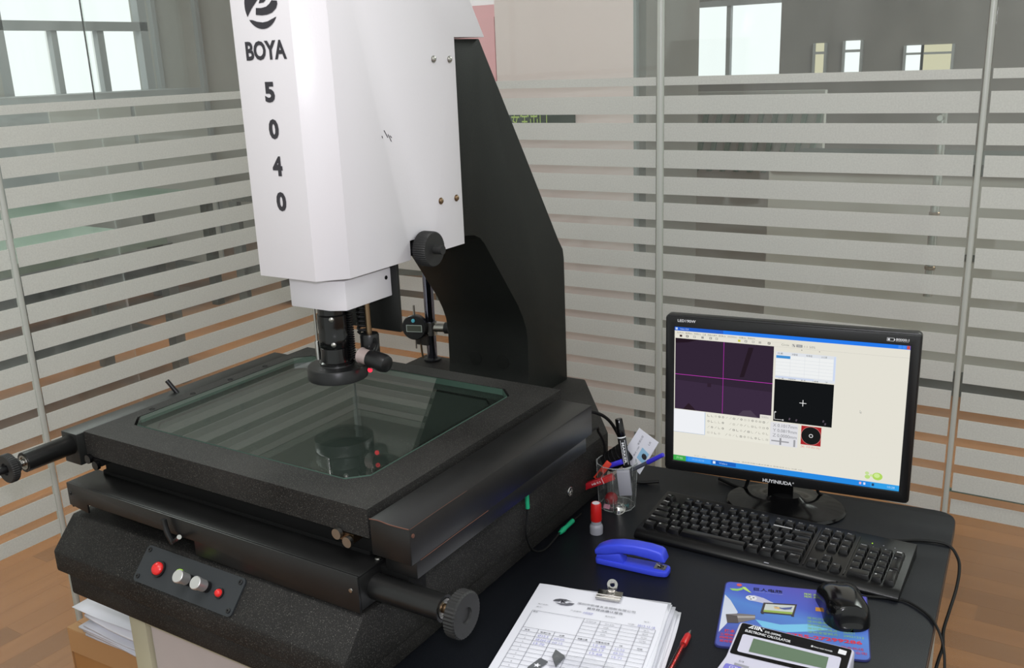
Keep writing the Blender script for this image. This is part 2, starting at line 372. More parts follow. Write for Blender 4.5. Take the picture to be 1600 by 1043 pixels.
# ------------------------------------------------------------------ hall beyond the glass
ww = struct('wall_west'); wn = struct('wall_north')
g = G(); g.box(-7.2, -7.0, -1.5, 4.12, -0.75, 3.2); g.box(-7.2, -7.0, 5.46, 10.5, -0.75, 3.2); g.box(-7.2, -7.0, 4.12, 5.46, -0.75, 0.58); g.box(-7.2, -7.0, 4.12, 5.46, 1.75, 3.2); g.build('wall_surface', HALLW, ww)
for y in (5.50, 5.96): G().box(-7.0, -6.95, y - 0.02, y + 0.02, -0.75, 3.2).build('pilaster', FRAMEG, ww)
ce = struct('ceiling')
G().box(-7.2, -2.05, -1.5, 9.2, 3.2, 3.3).build('ceiling_slab', HALLW, ce)
G().box(-2.05, 4.0, 2.25, 9.2, 3.2, 3.3).build('ceiling_slab', HALLW, ce)
w1 = struct('window_1')
for (y0, y1, z0, z1) in ((4.19, 5.38, 1.255, 1.73), (4.20, 4.585, 0.62, 1.185), (4.635, 4.985, 0.62, 1.185), (5.045, 5.385, 0.62, 1.185)):
    G().box(-7.12, -7.10, y0, y1, z0, z1).build('pane', SKYW, w1)
g = G(); g.box(-7.08, -7.0, 4.12, 5.46, 1.185, 1.255); g.box(-7.08, -7.0, 4.12, 4.20, 0.58, 1.75); g.box(-7.08, -7.0, 5.385, 5.46, 0.58, 1.75)
g.box(-7.08, -7.02, 4.585, 4.635, 0.6, 1.2); g.box(-7.08, -7.02, 4.985, 5.045, 0.6, 1.2); g.box(-7.08, -7.0, 4.12, 5.46, 0.58, 0.62); g.build('window_frame', FRAMEG, w1)
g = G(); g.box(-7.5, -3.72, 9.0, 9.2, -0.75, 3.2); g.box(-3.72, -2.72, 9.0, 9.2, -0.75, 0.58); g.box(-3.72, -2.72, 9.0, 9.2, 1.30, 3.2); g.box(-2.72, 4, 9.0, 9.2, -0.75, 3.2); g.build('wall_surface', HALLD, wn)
w2 = struct('window_2')
for a, b in ((-3.69, -3.25), (-3.21, -2.75)): G().box(a, b, 9.10, 9.12, 0.60, 1.25).build('pane', SKYW, w2)
g = G(); g.box(-3.25, -3.21, 9.04, 9.1, 0.6, 1.25); g.box(-3.72, -2.72, 9.0, 9.1, 1.25, 1.30); g.box(-3.72, -2.72, 9.0, 9.1, 0.58, 0.6); g.build('window_frame', FRAMEG, w2)
for i, (a, b, z0, z1, mm) in enumerate(((-2.39, -2.31, 0.6, 0.88, SKYY), (-2.13, -2.0, 0.6, 0.89, SKYW), (-1.62, -1.50, 0.60, 0.83, SKYW), (-1.48, -1.26, 0.60, 0.83, SKYY))):
    wd = struct('window_%d' % (3 + i)); G().box(a, b, 8.985, 8.995, z0, z1).build('pane', mm, wd)
    g = G(); g.box(a - 0.02, a, 8.96, 9.0, z0, z1); g.box(b, b + 0.02, 8.96, 9.0, z0, z1); g.box(a, b, 8.96, 9.0, z0 + (z1 - z0) * 0.66, z0 + (z1 - z0) * 0.74); g.build('window_frame', FRAMEG, wd)
pl = struct('wall_pillar')
G().box(-1.553, -1.118, 2.40, 2.80, -0.75, 2.2).build('plaster_face', PLASTER, pl)
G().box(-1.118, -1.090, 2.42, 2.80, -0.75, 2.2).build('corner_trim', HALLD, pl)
G().box(-1.118, -1.110, 2.40, 2.42, -0.75, 2.2).build('edge_bead', FRAMEG, pl)
sg = thing('exit_sign', 'dark green sign with yellow green characters on the pink pillar', 'sign', (-1.42, 2.398, 0.627))
G().box(-0.105, 0.125, -0.004, 0, 0, 0.085).build('board', SIGNG, sg)
g = G(); g.text('安全出口', (-0.085, -0.0045, 0.012), X_, Z_, 0.06, 0.12); g.build('lettering', SIGNY, sg)
rc = thing('red_cabinet', 'faded red locker seen behind the pink pillar', 'locker', (-2.70, 4.3, -0.75))
g = G(); g.box(-0.35, 0.5, 0, 0.4, 0, 1.86); g.build('body', REDCAB, rc)
for x in (-0.35, -0.07, 0.21): G().box(x + 0.01, x + 0.27, -0.012, 0, 0.08, 1.8).build('locker_door', REDCAB, rc)
G().box(-0.35, 0.5, 0.05, 0.4, 1.86, 2.5).build('upper_panel', WHITE, rc)
hc = thing('storage_cabinet', 'grey storage cabinet standing below the bright hall window', 'cabinet', (-6.4, 4.5, -0.75))
G().box(-0.25, 0.25, -1.3, 0.745, 0, 1.47).build('body', FRAMEG, hc)
for y in (-0.6, 0.08): G().box(0.25, 0.262, y, y + 0.64, 0.05, 1.42).build('door', HALLW, hc)
def bench(x, y, rz, label, L=1.6, m1=MACHG, m2=MACHD, h=0.8):
    t = thing('workbench', label, 'workbench', (x, y, -0.75), rz)
    G().box(-L / 2, L / 2, -0.35, 0.35, h - 0.05, h).build('worktop', m1, t)
    for sx in (-1, 1):
        for sy in (-1, 1): G().box(sx * L / 2 - 0.03, sx * L / 2 + 0.03, sy * 0.32 - 0.03, sy * 0.32 + 0.03, 0, h - 0.05).build('leg', m2, t)
    G().box(-L / 2, L / 2, -0.3, 0.3, 0.25, 0.29).build('shelf', m2, t)
    return t
bench(-4.4, 2.3, 90, 'green workbench nearest behind the left striped glass')
bench(-5.6, 3.1, 90, 'green workbench far behind the left striped glass', 2.6)
bench(-4.4, 4.9, 20, 'dark workbench beyond the corner of the two glass walls', 1.4, MACHD)
ck = thing('hall_counter', 'light grey counter with dark top beyond the right striped glass door', 'counter', (0.2, 4.6, -0.75))
G().box(-1.62, 2.6, 0.0, 0.6, 0.0, 1.02).build('front_panel', HALLW, ck)
G().box(-1.62, 2.6, -0.02, 0.62, 1.02, 1.07).build('counter_top', MACHD, ck)
G().box(-1.62, 2.6, -0.006, 0.0, 0.64, 0.67).build('trim_strip', MACHD, ck)
G().box(-1.62, 2.6, -0.006, 0.0, 0.0, 0.12).build('plinth', MACHD, ck)
lv_ = thing('louvre_screen', 'pale slatted screen beyond the glass left of the door', 'screen', (-1.9, 5.5, -0.75))
G().box(-0.42, 0.50, 0.0, 0.05, 0.0, 1.36).build('back_panel', HALLW, lv_)
for k in range(11): G().hexa([(-0.42 + k * 0.083, -0.03, 0.9), (-0.395 + k * 0.083, -0.03, 0.9), (-0.395 + k * 0.083, -0.005, 0.9), (-0.42 + k * 0.083, -0.005, 0.9), (-0.34 + k * 0.083, -0.03, 1.34), (-0.315 + k * 0.083, -0.03, 1.34), (-0.315 + k * 0.083, -0.005, 1.34), (-0.34 + k * 0.083, -0.005, 1.34)]).build('slat', MACHG, lv_)
pc = thing('reflection_block', 'pale pink crate on the hall floor behind the leftmost glass panel', 'crate', (-3.75, 0.95, -0.75))  # added block; its pale pink stands for reflections of floor and windows
G().box(-0.3, 0.3, -0.9, 0.32, 0, 0.62).build('body', PLASTER, pc)
for z in (0.06, 0.26, 0.46): G().box(0.3, 0.315, -0.9, 0.32, z, z + 0.12).build('slat', PLASTER, pc)

# ------------------------------------------------------------------ machine cabinet (under the machine), box and papers
cb = thing('machine_cabinet', 'beige steel frame cabinet with off white panels under the measuring machine', 'cabinet', (-1.05, 1.15, -0.75))
co = (-1.05, 1.15, -0.75)
for x, y in ((-1.29, 0.81), (-0.865, 0.81), (-1.29, 1.70), (-0.96, 1.70)):
    G().box(x, x + 0.042, y, y + 0.042, -0.75, -0.001).build('leg', BEIGE, cb, co, 0.003)
for y in (0.812, 1.70): G().box(-1.248, -0.865 if y < 1 else -0.96, y, y + 0.038, -0.03, -0.001).build('top_rail', BEIGE, cb, co)
for y in (0.812, 1.70): G().box(-1.248, -0.865 if y < 1 else -0.96, y, y + 0.038, -0.70, -0.66).build('bottom_rail', BEIGE, cb, co)
G().box(-1.245, -0.868, 0.818, 0.828, -0.66, -0.03).build('front_panel', CABW, cb, co)
G().box(-0.835, -0.825, 0.855, 1.54, -0.66, -0.03).build('side_panel', CABW, cb, co)

bx = thing('cardboard_box', 'brown cardboard box with packing tape at lower left under the machine', 'box', (-1.62, 0.89, -0.75), 2.5)
hb = 0.55
g = G(); g.box(0, 0.30, 0, 0.36, 0, hb); g.build('carton', CARD, bx, bevel=0.002)
g = G(); g.box(-0.004, 0.15, -0.0012, 0.365, hb, hb + 0.0012); g.box(0.15, 0.305, -0.0012, 0.365, hb + 0.0004, hb + 0.0016); g.build('top_flap', mat('carton_top', s(172, 132, 88), 0.6), bx)
g = G(); g.box(-0.002, 0.302, 0.02, 0.07, hb + 0.0016, hb + 0.0024); g.box(-0.002, 0.302, -0.0024, -0.0012, hb - 0.05, hb); g.box(-0.0024, -0.0012, -0.002, 0.05, 0, hb); g.build('packing_tape', TAPE, bx)
ps = thing('paper_pile', 'untidy pile of white papers lying on the cardboard box', 'paper', (-1.455, 0.965, -0.1972), 3)
for i in range(9):
    a = math.radians(random.uniform(-4, 4)); dx = random.uniform(-0.01, 0.01); dy = random.uniform(-0.008, 0.008); g = G(); nx, ny = 6, 6
    vs = []; z0 = 0.004 + i * 0.0052
    for iy in range(ny + 1):
        for ix in range(nx + 1):
            u = ix / nx - 0.5; v = iy / ny - 0.5; x = u * 0.21 + dx; y = v * 0.15 + dy
            z = z0 + (0.03 * max(0, -u - 0.1) ** 1 * (i / 8) + (0.02 * (u + 0.5) * (0.4 - v) if i == 8 else 0)) + 0.002 * math.sin(5 * u + i)
            vs.append((x * math.cos(a) - y * math.sin(a) - (0.02 if i == 8 else 0), x * math.sin(a) + y * math.cos(a), z))
    g.add(vs, [(r * (nx + 1) + c, r * (nx + 1) + c + 1, (r + 1) * (nx + 1) + c + 1, (r + 1) * (nx + 1) + c) for r in range(ny) for c in range(nx)])
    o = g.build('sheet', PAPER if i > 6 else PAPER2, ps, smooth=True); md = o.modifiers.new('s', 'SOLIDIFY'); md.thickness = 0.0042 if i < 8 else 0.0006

# ------------------------------------------------------------------ desk
dk = thing('desk', 'black laminate desk beside the measuring machine', 'desk', (-0.45, 1.2, -0.75))
do = (-0.45, 1.2, -0.75)
BR, FR, BL, FL = Vector((-0.170, 1.757)), Vector((-0.098, 0.55)), Vector((-0.800, 1.692)), Vector((-0.800, 0.55))
rc_ = []
for k in range(7):
    t = k / 6; a = BR + (FR - BR).normalized() * 0.04; b = BR + (BL - BR).normalized() * 0.04
    rc_.append(tuple(a * (1 - t) ** 2 + BR * 2 * t * (1 - t) + b * t * t))
top_poly = [tuple(FL), tuple(FR)] + rc_ + [tuple(BL)]
G().prism(top_poly, 'z', -0.025, 0.0).build('desk_top', DESK, dk, do, 0.0015)
inset = [(-0.772, 0.55), (-0.0985, 0.55)]
e = G()
edge_pts = [tuple(FR)] + rc_ + [tuple(BL)]
for i in range(len(edge_pts) - 1):
    a = Vector(edge_pts[i]); b = Vector(edge_pts[i + 1]); n_ = Vector(((b - a).y, -(b - a).x)).normalized() * 0.0012
    e.add([(*(a), -0.024), (*(b), -0.024), (*(b), -0.003), (*(a), -0.003), (*(a + n_), -0.024), (*(b + n_), -0.024), (*(b + n_), -0.003), (*(a + n_), -0.003)], [(4, 5, 6, 7), (3, 2, 6, 7), (0, 1, 5, 4)])
e.build('edge_band', DESKE, dk, do)
g = G(); g.hexa([(-0.215, 0.62, -0.75), (-0.190, 0.62, -0.75), (-0.240, 1.68, -0.75), (-0.265, 1.68, -0.75), (-0.215, 0.62, -0.025), (-0.190, 0.62, -0.025), (-0.240, 1.68, -0.025), (-0.265, 1.68, -0.025)]); g.build('side_panel', DESK, dk, do)
G().box(-0.765, -0.74, 0.62, 1.66, -0.75, -0.025).build('side_panel', DESK, dk, do)
G().box(-0.74, -0.262, 1.60, 1.618, -0.55, -0.025).build('back_panel', DESK, dk, do)

# ------------------------------------------------------------------ measuring machine
MO = (-1.09, 1.15, 0.0)
mm = thing('measuring_machine', 'large black video measuring machine with white upright head and glass stage', 'measuring machine', MO)
def P(g, name, mats, bevel=0.0, parent=None, smooth=False, seg=2, cut=None): return g.build(name, mats, parent or mm, MO, bevel, seg, smooth, cut=cut)
# base: sloped front, undercut foot, raised rear
g = G(); g.prism([(0.775, 0.041), (0.775, 0.078), (0.8195, 0.127), (1.805, 0.127), (1.805, 0.041)], 'x', -1.414, -0.775); g.box(-1.393, -0.787, 0.782, 1.79, 0.001, 0.0415)
base = P(g, 'base', K_GRAN, 0.004, cut=((-0.775, 1.545, 0), (0.245, 0.176, 0)))
# control panel on the slope
sn = Vector((0, -0.049, 0.0445)).normalized(); su = Vector((0, 0.0445, 0.049)).normalized()
def sl(x, t, h=0.0): p = Vector((x, 0.775, 0.078)) + su * t + sn * h; return (p.x, p.y, p.z)
rr = rrect(-1.207, -0.990, 0.003, 0.060, 0.007)
g = G(); n_ = len(rr); g.add([sl(x, t, 0.0005) for x, t in rr] + [sl(x, t, 0.0035) for x, t in rr], [tuple(range(n_, 2 * n_))] + [(i, (i + 1) % n_, n_ + (i + 1) % n_, n_ + i) for i in range(n_)])
cp = P(g, 'control_panel', PLATE)
for x, t in ((-1.199, 0.053), (-1.199, 0.011), (-0.998, 0.053), (-0.998, 0.011)):
    g = G(); g.lathe(sl(x, t, 0.003), sn, [(0, 0.0036), (0.002, 0.0036), (0.0028, 0.002), (0.0028, 0.0012), (0.001, 0.001)], 12); P(g, 'screw', K_PLAS, parent=cp, smooth=True)
g = G(); g.lathe(sl(-1.162, 0.031, 0.003), sn, [(0, 0.0125), (0.004, 0.0125), (0.004, 0.0105)], 24); P(g, 'button_collar', K_PLAS, parent=cp, smooth=True)
g = G(); g.lathe(sl(-1.162, 0.031, 0.004), sn, [(0, 0.010), (0.006, 0.0098), (0.0095, 0.007), (0.011, 0.003)], 24); P(g, 'push_button', REDG, parent=cp, smooth=True)
g = G(); g.lathe(sl(-1.118, 0.037, 0.003), sn, [(0, 0.005), (0.004, 0.0048), (0.0075, 0.003), (0.0085, 0.001)], 14); P(g, 'green_lamp', LEDG, parent=cp, smooth=True)
for x, t in ((-1.093, 0.031), (-1.055, 0.031)):
    g = G(); g.cyl(sl(x, t, 0.003), sl(x, t, 0.014), 0.0085, n=24, m=1)
    g.lathe(sl(x, t, 0.012), sn, [(0, 0.0088), (0.012, 0.0088), (0.013, 0.0098), (0.018, 0.0098), (0.019, 0.009)], 36, 0); kb = P(g, 'dimmer_knob', [ALU, K_PLAS], parent=cp, smooth=True)
g = G(); g.lathe(sl(-1.027, 0.029, 0.003), sn, [(0, 0.0078), (0.003, 0.0078), (0.003, 0.0062)], 18); P(g, 'lamp_collar', K_PLAS, parent=cp, smooth=True)
g = G(); g.lathe(sl(-1.027, 0.029, 0.004), sn, [(0, 0.006), (0.004, 0.0058), (0.007, 0.004), (0.0082, 0.0015)], 18); P(g, 'red_lamp', REDG, parent=cp, smooth=True)
# lower slide, front cover with cut-outs, clamp lever
P(G().box(-1.385, -0.80, 0.868, 1.39, 0.1265, 0.192), 'lower_slide', K_DULL, 0.002)
g = G(); g.prism([(-1.409, 0.146), (-1.36, 0.140), (-1.36, 0.156), (-1.10, 0.156), (-1.10, 0.133), (-0.777, 0.131), (-0.777, 0.186), (-1.409, 0.186)], 'y', 0.815, 0.819)
g.box(-1.409, -0.777, 0.8185, 0.874, 0.182, 0.186); g.box(-1.409, -1.405, 0.8185, 0.874, 0.14, 0.183); g.box(-0.781, -0.777, 0.8185, 0.874, 0.133, 0.183)
fc = P(g, 'front_cover', K_SATIN, 0.0012)
for x, z in ((-1.402, 0.168), (-0.79, 0.163)):
    g = G(); g.lathe((x, 0.8155, z), (0, -1, 0), [(0, 0.0035), (0.0018, 0.003), (0.002, 0.001)], 12); P(g, 'screw', STEEL if x > -1 else K_PLAS, parent=fc, smooth=True)
g = G(); g.lathe((-0.784, 0.866, 0.1865), Z_, [(0, 0.0045), (0.002, 0.004), (0.0022, 0.001)], 12); P(g, 'screw', STEEL, parent=fc, smooth=True)
cl = P(G().tube([(-1.152, 0.806, 0.184), (-1.150, 0.806, 0.172), (-1.146, 0.806, 0.160), (-1.140, 0.808, 0.146)], 0.0045, 10), 'clamp_lever', K_PLAS, smooth=True)
P(G().cyl((-1.140, 0.808, 0.148), (-1.118, 0.801, 0.163), 0.0032, n=10), 'lever_pin', K_PLAS, parent=cl, smooth=True)
P(G().cyl((-1.122, 0.803, 0.160), (-1.111, 0.799, 0.168), 0.0036, n=10), 'pin_tip', CHROME, parent=cl, smooth=True)
# upper slide
P(G().box(-1.375, -0.79, 0.868, 1.36, 0.1915, 0.226), 'upper_slide', K_DULL, 0.002)
# limit switch rollers at both ends under the stage
for x in (-1.368, -0.822):
    ls = P(G().box(x - 0.012, x + 0.014, 0.848, 0.868, 0.212, 0.224), 'limit_switch', BRASS if x > -1 else K_PLAS)
    for dx, dz in ((-0.010, 0.006), (0.008, -0.002)):
        g = G(); g.lathe((x + dx, 0.846, 0.217 + dz), (0, -1, 0), [(0, 0.004), (0, 0.0078), (0.006, 0.0078), (0.006, 0.004)], 16); P(g, 'roller', STEEL if x > -1 else K_GLOSS, parent=ls, smooth=True)
# stage frame with glass
def octa(x0, x1, y0, y1, c): return [(x0 + c, y0), (x1 - c, y0), (x1, y0 + c), (x1, y1 - c), (x1 - c, y1), (x0 + c, y1), (x0, y1 - c), (x0, y0 + c)]
OX0, OX1, OY0, OY1 = -1.388, -0.780, 0.848, 1.372
def ringpair(ix0, ix1, iy0, iy1, c):
    inn = octa(ix0, ix1, iy0, iy1, c)
    out = [(inn[0][0], OY0), (inn[1][0], OY0), (OX1, inn[2][1]), (OX1, inn[3][1]), (inn[4][0], OY1), (inn[5][0], OY1), (OX0, inn[6][1]), (OX0, inn[7][1])]
    cor = [None, (OX1, OY0), None, (OX1, OY1), None, (OX0, OY1), None, (OX0, OY0)]
    o2, i2 = [], []
    for k in range(8):
        o2.append(out[k]); i2.append(inn[k])
        if cor[k]: o2.append(cor[k]); j = (k + 1) % 8; i2.append(((inn[k][0] + inn[j][0]) / 2, (inn[k][1] + inn[j][1]) / 2))
    return o2, i2
g = G(); g.ring(*ringpair(-1.362, -0.845, 0.907, 1.331, 0.026), 0.256, 0.268); g.ring(*ringpair(-1.335, -0.872, 0.935, 1.303, 0.02), 0.226, 0.256)
st = P(g, 'stage_frame', K_GRAN)
gl = G(); gp = octa(-1.357, -0.8465, 0.9085, 1.3265, 0.027); gl.prism(gp, 'z', 0.2575, 0.2690); 
for i in range(len(gl.m)): gl.m[i] = 0 if i < 2 else 1
P(gl, 'stage_glass', [STAGEG, GEDGE])
P(G().prism(octa(-1.334, -0.873, 0.936, 1.302, 0.02), 'z', 0.228, 0.2525), 'dim_well_plate', mat('dim_well_tone', s(46, 49, 47), 0.6, spec=0.2))  # added plate just under the glass; its dark colour stands for dim interior
for y in (0.971, 1.06, 1.148, 1.237):
    g = G(); g.lathe((-1.3725, y, 0.2655), Z_, [(0, 0.0052), (0.003, 0.0052), (0.003, 0.003), (0.0005, 0.002)], 14); P(g, 'screw', K_DULL, parent=st, smooth=True)
# side covers
P(G().box(-1.433, -1.391, 0.836, 1.322, 0.211, 0.2655), 'left_cover', K_PAINT, 0.0012)
P(G().cyl((-1.412, 1.057, 0.264), (-1.428, 1.050, 0.288), 0.0042, n=12), 'stop_pin', K_PLAS, smooth=True)
g = G(); g.box(-0.771, -0.705, 0.8415, 1.345, 0.208, 0.2605)
rcov = P(g, 'right_cover', K_SATIN, 0.0015)
g = G(); g.tube([(-0.771, 0.8413, 0.2600), (-0.755, 0.8413, 0.2612), (-0.735, 0.8410, 0.2598), (-0.7055, 0.8411, 0.2604)], 0.0008, 6); g.tube([(-0.7048, 0.842, 0.26), (-0.7046, 0.90, 0.2608), (-0.7048, 0.97, 0.2602)], 0.0003, 6)
g.tube([(-0.7048, 0.86, 0.2083), (-0.7046, 0.95, 0.2086), (-0.7048, 1.02, 0.208)], 0.0005, 6); P(g, 'worn_edge', K_COPPER, parent=rcov)
g = G(); g.lathe((-0.7052, 0.8475, 0.249), X_, [(0, 0.003), (0.0015, 0.0028), (0.0018, 0.001)], 12); P(g, 'screw', K_COPPER, parent=rcov, smooth=True)
P(G().box(-0.765, -0.712, 0.86, 1.335, 0.178, 0.2085), 'cover_lip', K_SATIN, 0.001)
P(G().box(-0.785, -0.73, 0.862, 0.90, 0.127, 0.18), 'cable_block', K_DULL, 0.002)
P(G().cyl((-0.735, 1.20, 0.192), (-0.735, 1.345, 0.192), 0.014, n=16), 'drive_bar', K_DULL, smooth=True)
g = G(); g.lathe((-0.7755, 1.386, 0.067), X_, [(0, 0.0095), (0.002, 0.0095), (0.003, 0.0082), (0.003, 0.006), (0.0008, 0.0055)], 20); P(g, 'cable_socket', CHROME, smooth=True)
# handwheels
def handwheel(p, d, L, rt, rk, tk, label, collar):
    p = Vector(p); d = Vector(d)
    g = G(); g.lathe(p, d, [(0, rt * 0.96), (0.012, rt * 0.96), (0.013, rt), (L, rt), (L, rt * 0.8), (L - 0.003, rt * 0.78)], 28)
    h = P(g, 'handwheel', K_SATIN, smooth=True)
    g = G(); g.lathe(p + d * (L - 0.002), d, [(0, rt * 0.74), (0.0028, rt * 0.74), (0.0028, rt * 0.55), (0.001, rt * 0.5)], 24); P(g, 'bearing', STEEL, parent=h, smooth=True)
    P(G().cyl(p + d * (L - 0.004), p + d * (L + 0.016), rt * 0.36, n=14), 'shaft', collar, parent=h, smooth=True)
    g = G(); g.lathe(p + d * (L + 0.010), d, [(0, rt * 0.7), (0.008, rt * 0.7), (0.008, rk * 0.92), (0.010, rk), (0.010 + tk, rk), (0.012 + tk, rk * 0.93), (0.012 + tk, rt * 0.62), (0.009 + tk, rt * 0.55)], 80, 0, knurl(80)); P(g, 'wheel', K_KNOB, parent=h, smooth=True)
    return h
hx = handwheel((-0.803, 0.850, 0.155), (1, 0, 0), 0.140, 0.018, 0.0315, 0.013, '', BRASS)
hy = handwheel((-1.411, 0.852, 0.245), (0, -1, 0), 0.098, 0.0165, 0.0235, 0.009, '', CHROME)
P(G().cyl((-1.411, 0.738, 0.245), (-1.411, 0.708, 0.245), 0.006, n=12), 'axle_end', K_PLAS, parent=hy, smooth=True)
# column (C-frame), head, lens and laser
UNIT = (1.175, -0.1447)
prof = [(1.335, 0.2312), (1.352, 0.236), (1.366, 0.246), (1.375, 0.262), (1.379, 0.285), (1.380, 0.345), (1.376, 0.370), (1.367, 0.392), (1.352, 0.418), (1.300, 0.487), (1.256, 0.545), (1.244, 0.556), (1.228, 0.563), (1.205, 0.566), (1.17, 0.566), (1.17, 0.862), (1.267, 0.862), (1.39, 0.676), (1.500, 0.508), (1.5155, 0.488), (1.519, 0.470), (1.521, 0.2312)]
g = G(); g.prism(prof, 'x', -1.026, -0.850); col = P(g, 'column', K_COL, 0.0015, smooth=True)
g = G(); g.lathe((-0.965, 1.3795, 0.30), (0, -1, 0), [(0, 0.013), (0.0012, 0.013), (0.0012, 0.011)], 24); P(g, 'plug', K_COL, parent=col, smooth=True)
g = G(); g.lathe((-0.905, 1.3795, 0.30), (0, -1, 0), [(0, 0.013), (0.0012, 0.013), (0.0012, 0.011)], 24); P(g, 'plug', K_COL, parent=col, smooth=True)
# white head housing
ZT = 1.08
g = G(); g.prism([(-1.006, 0.921), (-0.973, 0.888), (-0.871, 0.888), (-0.84, 0.921)], 'z', 0.558, ZT)
slx = 1.267 - (ZT - 0.864) * (0.123 / 0.187)
g.prism([(0.921, 0.558), (1.052, 0.558), (1.052, 0.586), (1.109, 0.586), (1.109, 0.558), (1.187, 0.558), (1.187, 0.864), (1.267, 0.864), (slx, ZT), (0.921, ZT)], 'x', -1.006, -0.84)
hd = P(g, 'head_housing', WHITE, 0.0009, seg=2)
for y, z in ((1.133, 0.834), (1.172, 0.833), (1.131, 0.632), (1.171, 0.631)):
    g = G(); g.lathe((-0.8402, y, z), X_, [(0, 0.0052), (0.001, 0.0052), (0.001, 0.004), (0.003, 0.0034), (0.004, 0.0018)], 14); P(g, 'screw', BRASS if z < 0.7 else STEEL, parent=hd, smooth=True)
fy = 0.8874
def dec(x, z): return (x, fy, z)
g = G()
g.text('BOYA', dec(-0.9535, 0.840), X_, Z_, 0.0235, 0.071, bold=0.035); P(g, 'lettering', INK, parent=hd)
for ch, z, x in (('5', 0.788, -0.9275), ('0', 0.742, -0.927), ('4', 0.695, -0.9275), ('0', 0.649, -0.927)): g = G(); g.text(ch, dec(x, z), X_, Z_, 0.0255, 0.0175, bold=0.045); P(g, 'lettering', INK, parent=hd)
g = G(); LC = (-0.918, 0.9060); LR = 0.0288
def lp(pts): g.poly([dec(LC[0] + u * LR, LC[1] + v * LR) for u, v in pts])
arc = lambda a0, a1, n=14, r=1.0: [(r * math.cos(math.radians(a0 + (a1 - a0) * k / n)), r * math.sin(math.radians(a0 + (a1 - a0) * k / n))) for k in range(n + 1)]
lp(arc(120, 207) + [(-0.60, -0.14), (-0.17, 0.22), (0.10, 0.55)])
lp(arc(216, 328) + [(0.62, -0.60), (0.30, -0.70), (0.0, -0.73), (-0.35, -0.68), (-0.62, -0.60)])
lp([(-0.37, -0.40), (-0.33, -0.12), (0.0, -0.14), (0.30, -0.10), (0.5, 0.0), (0.66, 0.14), (0.97, 0.10), (0.98, -0.02), (0.88, -0.20), (0.62, -0.36), (0.3, -0.43), (0.0, -0.44)])
lp([(-0.13, 0.06), (0.02, 0.30), (0.26, 0.30), (0.32, 0.18), (0.18, 0.08)])
lp(arc(15, 105) + [(0.12, 0.6), (0.45, 0.62), (0.62, 0.45), (0.75, 0.26)])
P(g, 'logo', INK, parent=hd)
g = G(); 
for (y0, z0, y1, z1) in ((1.012, 0.744, 1.019, 0.734), (1.020, 0.738, 1.026, 0.728), (1.007, 0.737, 1.008, 0.734), (1.024, 0.736, 1.027, 0.733)): g.tube([(-0.8398, y0, z0), (-0.8398, y1, z1)], 0.0006, 5, sub=1)
P(g, 'scratch', INK, parent=hd)
# focus knob in the notch
P(G().box(-0.98, -0.853, 1.052, 1.107, 0.560, 0.586), 'recess_filler', K_DULL)  # dull black filler in the notch; the recess's shade put into colour
g = G(); g.lathe((-0.853, 1.076, 0.571), X_, [(0, 0.009), (0.016, 0.009), (0.016, 0.0245), (0.018, 0.0258), (0.036, 0.0258), (0.038, 0.0245), (0.038, 0.006)], 96, 0, knurl(96)); fk = P(g, 'focus_knob', K_KNOB, smooth=True)
P(G().cyl((-0.816, 1.076, 0.571), (-0.800, 1.076, 0.571), 0.0065, n=16), 'knob_shaft', K_KNOB, parent=fk, smooth=True)
# nose, lens, ring light
g = G(); g.prism([(-0.953, 1.028), (-0.953, 0.920), (-0.881, 0.920), (-0.860, 0.931), (-0.860, 1.028)], 'z', 0.5095, 0.551)
ns = P(g, 'nose', WHITE, 0.0012)
P(G().cyl((-0.862, 1.017, 0.538), (-0.8595, 1.017, 0.538), 0.003, n=14), 'screw_hole', K_DULL, parent=ns)
P(G().box(-0.955, -0.850, 1.0285, 1.0345, 0.455, 0.556), 'bracket_plate', K_PAINT, 0.0008)
LX, LY = -0.917, 0.962
g = G(); g.lathe((LX, LY, 0.418), Z_, [(0, 0.025), (0.004, 0.025), (0.006, 0.0225), (0.026, 0.0215), (0.028, 0.0228), (0.046, 0.0228), (0.048, 0.0218), (0.058, 0.0225), (0.074, 0.0225), (0.076, 0.0208), (0.098, 0.0208)], 40); ln = P(g, 'lens_barrel', K_GLOSS, smooth=True)
g = G()
for k in range(20):
    a = math.radians(-28); g.box(LX + 0.0165, LX + 0.0252, LY + 0.006, LY + 0.014, 0.426 + k * 0.0034, 0.4280 + k * 0.0034)
P(g, 'zoom_rack', K_PLAS, parent=ln)
for z in (0.452, 0.489):
    g = G(); g.lathe((LX + 0.013, LY - 0.017, z), (0.6, -0.8, 0), [(0, 0.0035), (0.002, 0.0035), (0.003, 0.0015)], 12); P(g, 'set_screw', STEEL, parent=ln, smooth=True)
P(G().cyl((-0.9405, 0.950, 0.510), (-0.9405, 0.950, 0.452), 0.0019, n=10), 'cable_rod', STEEL, parent=ln, smooth=True)
P(G().cyl((-0.9405, 0.950, 0.452), (-0.9405, 0.950, 0.424), 0.0036, n=12), 'cable_plug', CHROME, parent=ln, smooth=True)
g = G(); g.lathe((LX, LY, 0.3975), Z_, [(0.003, 0.030), (0, 0.032), (0, 0.0415), (0.001, 0.0432), (0.017, 0.0432), (0.019, 0.0418), (0.0205, 0.026), (0.0225, 0.0255)], 56); P(g, 'ring_light', K_PLAS, smooth=True)
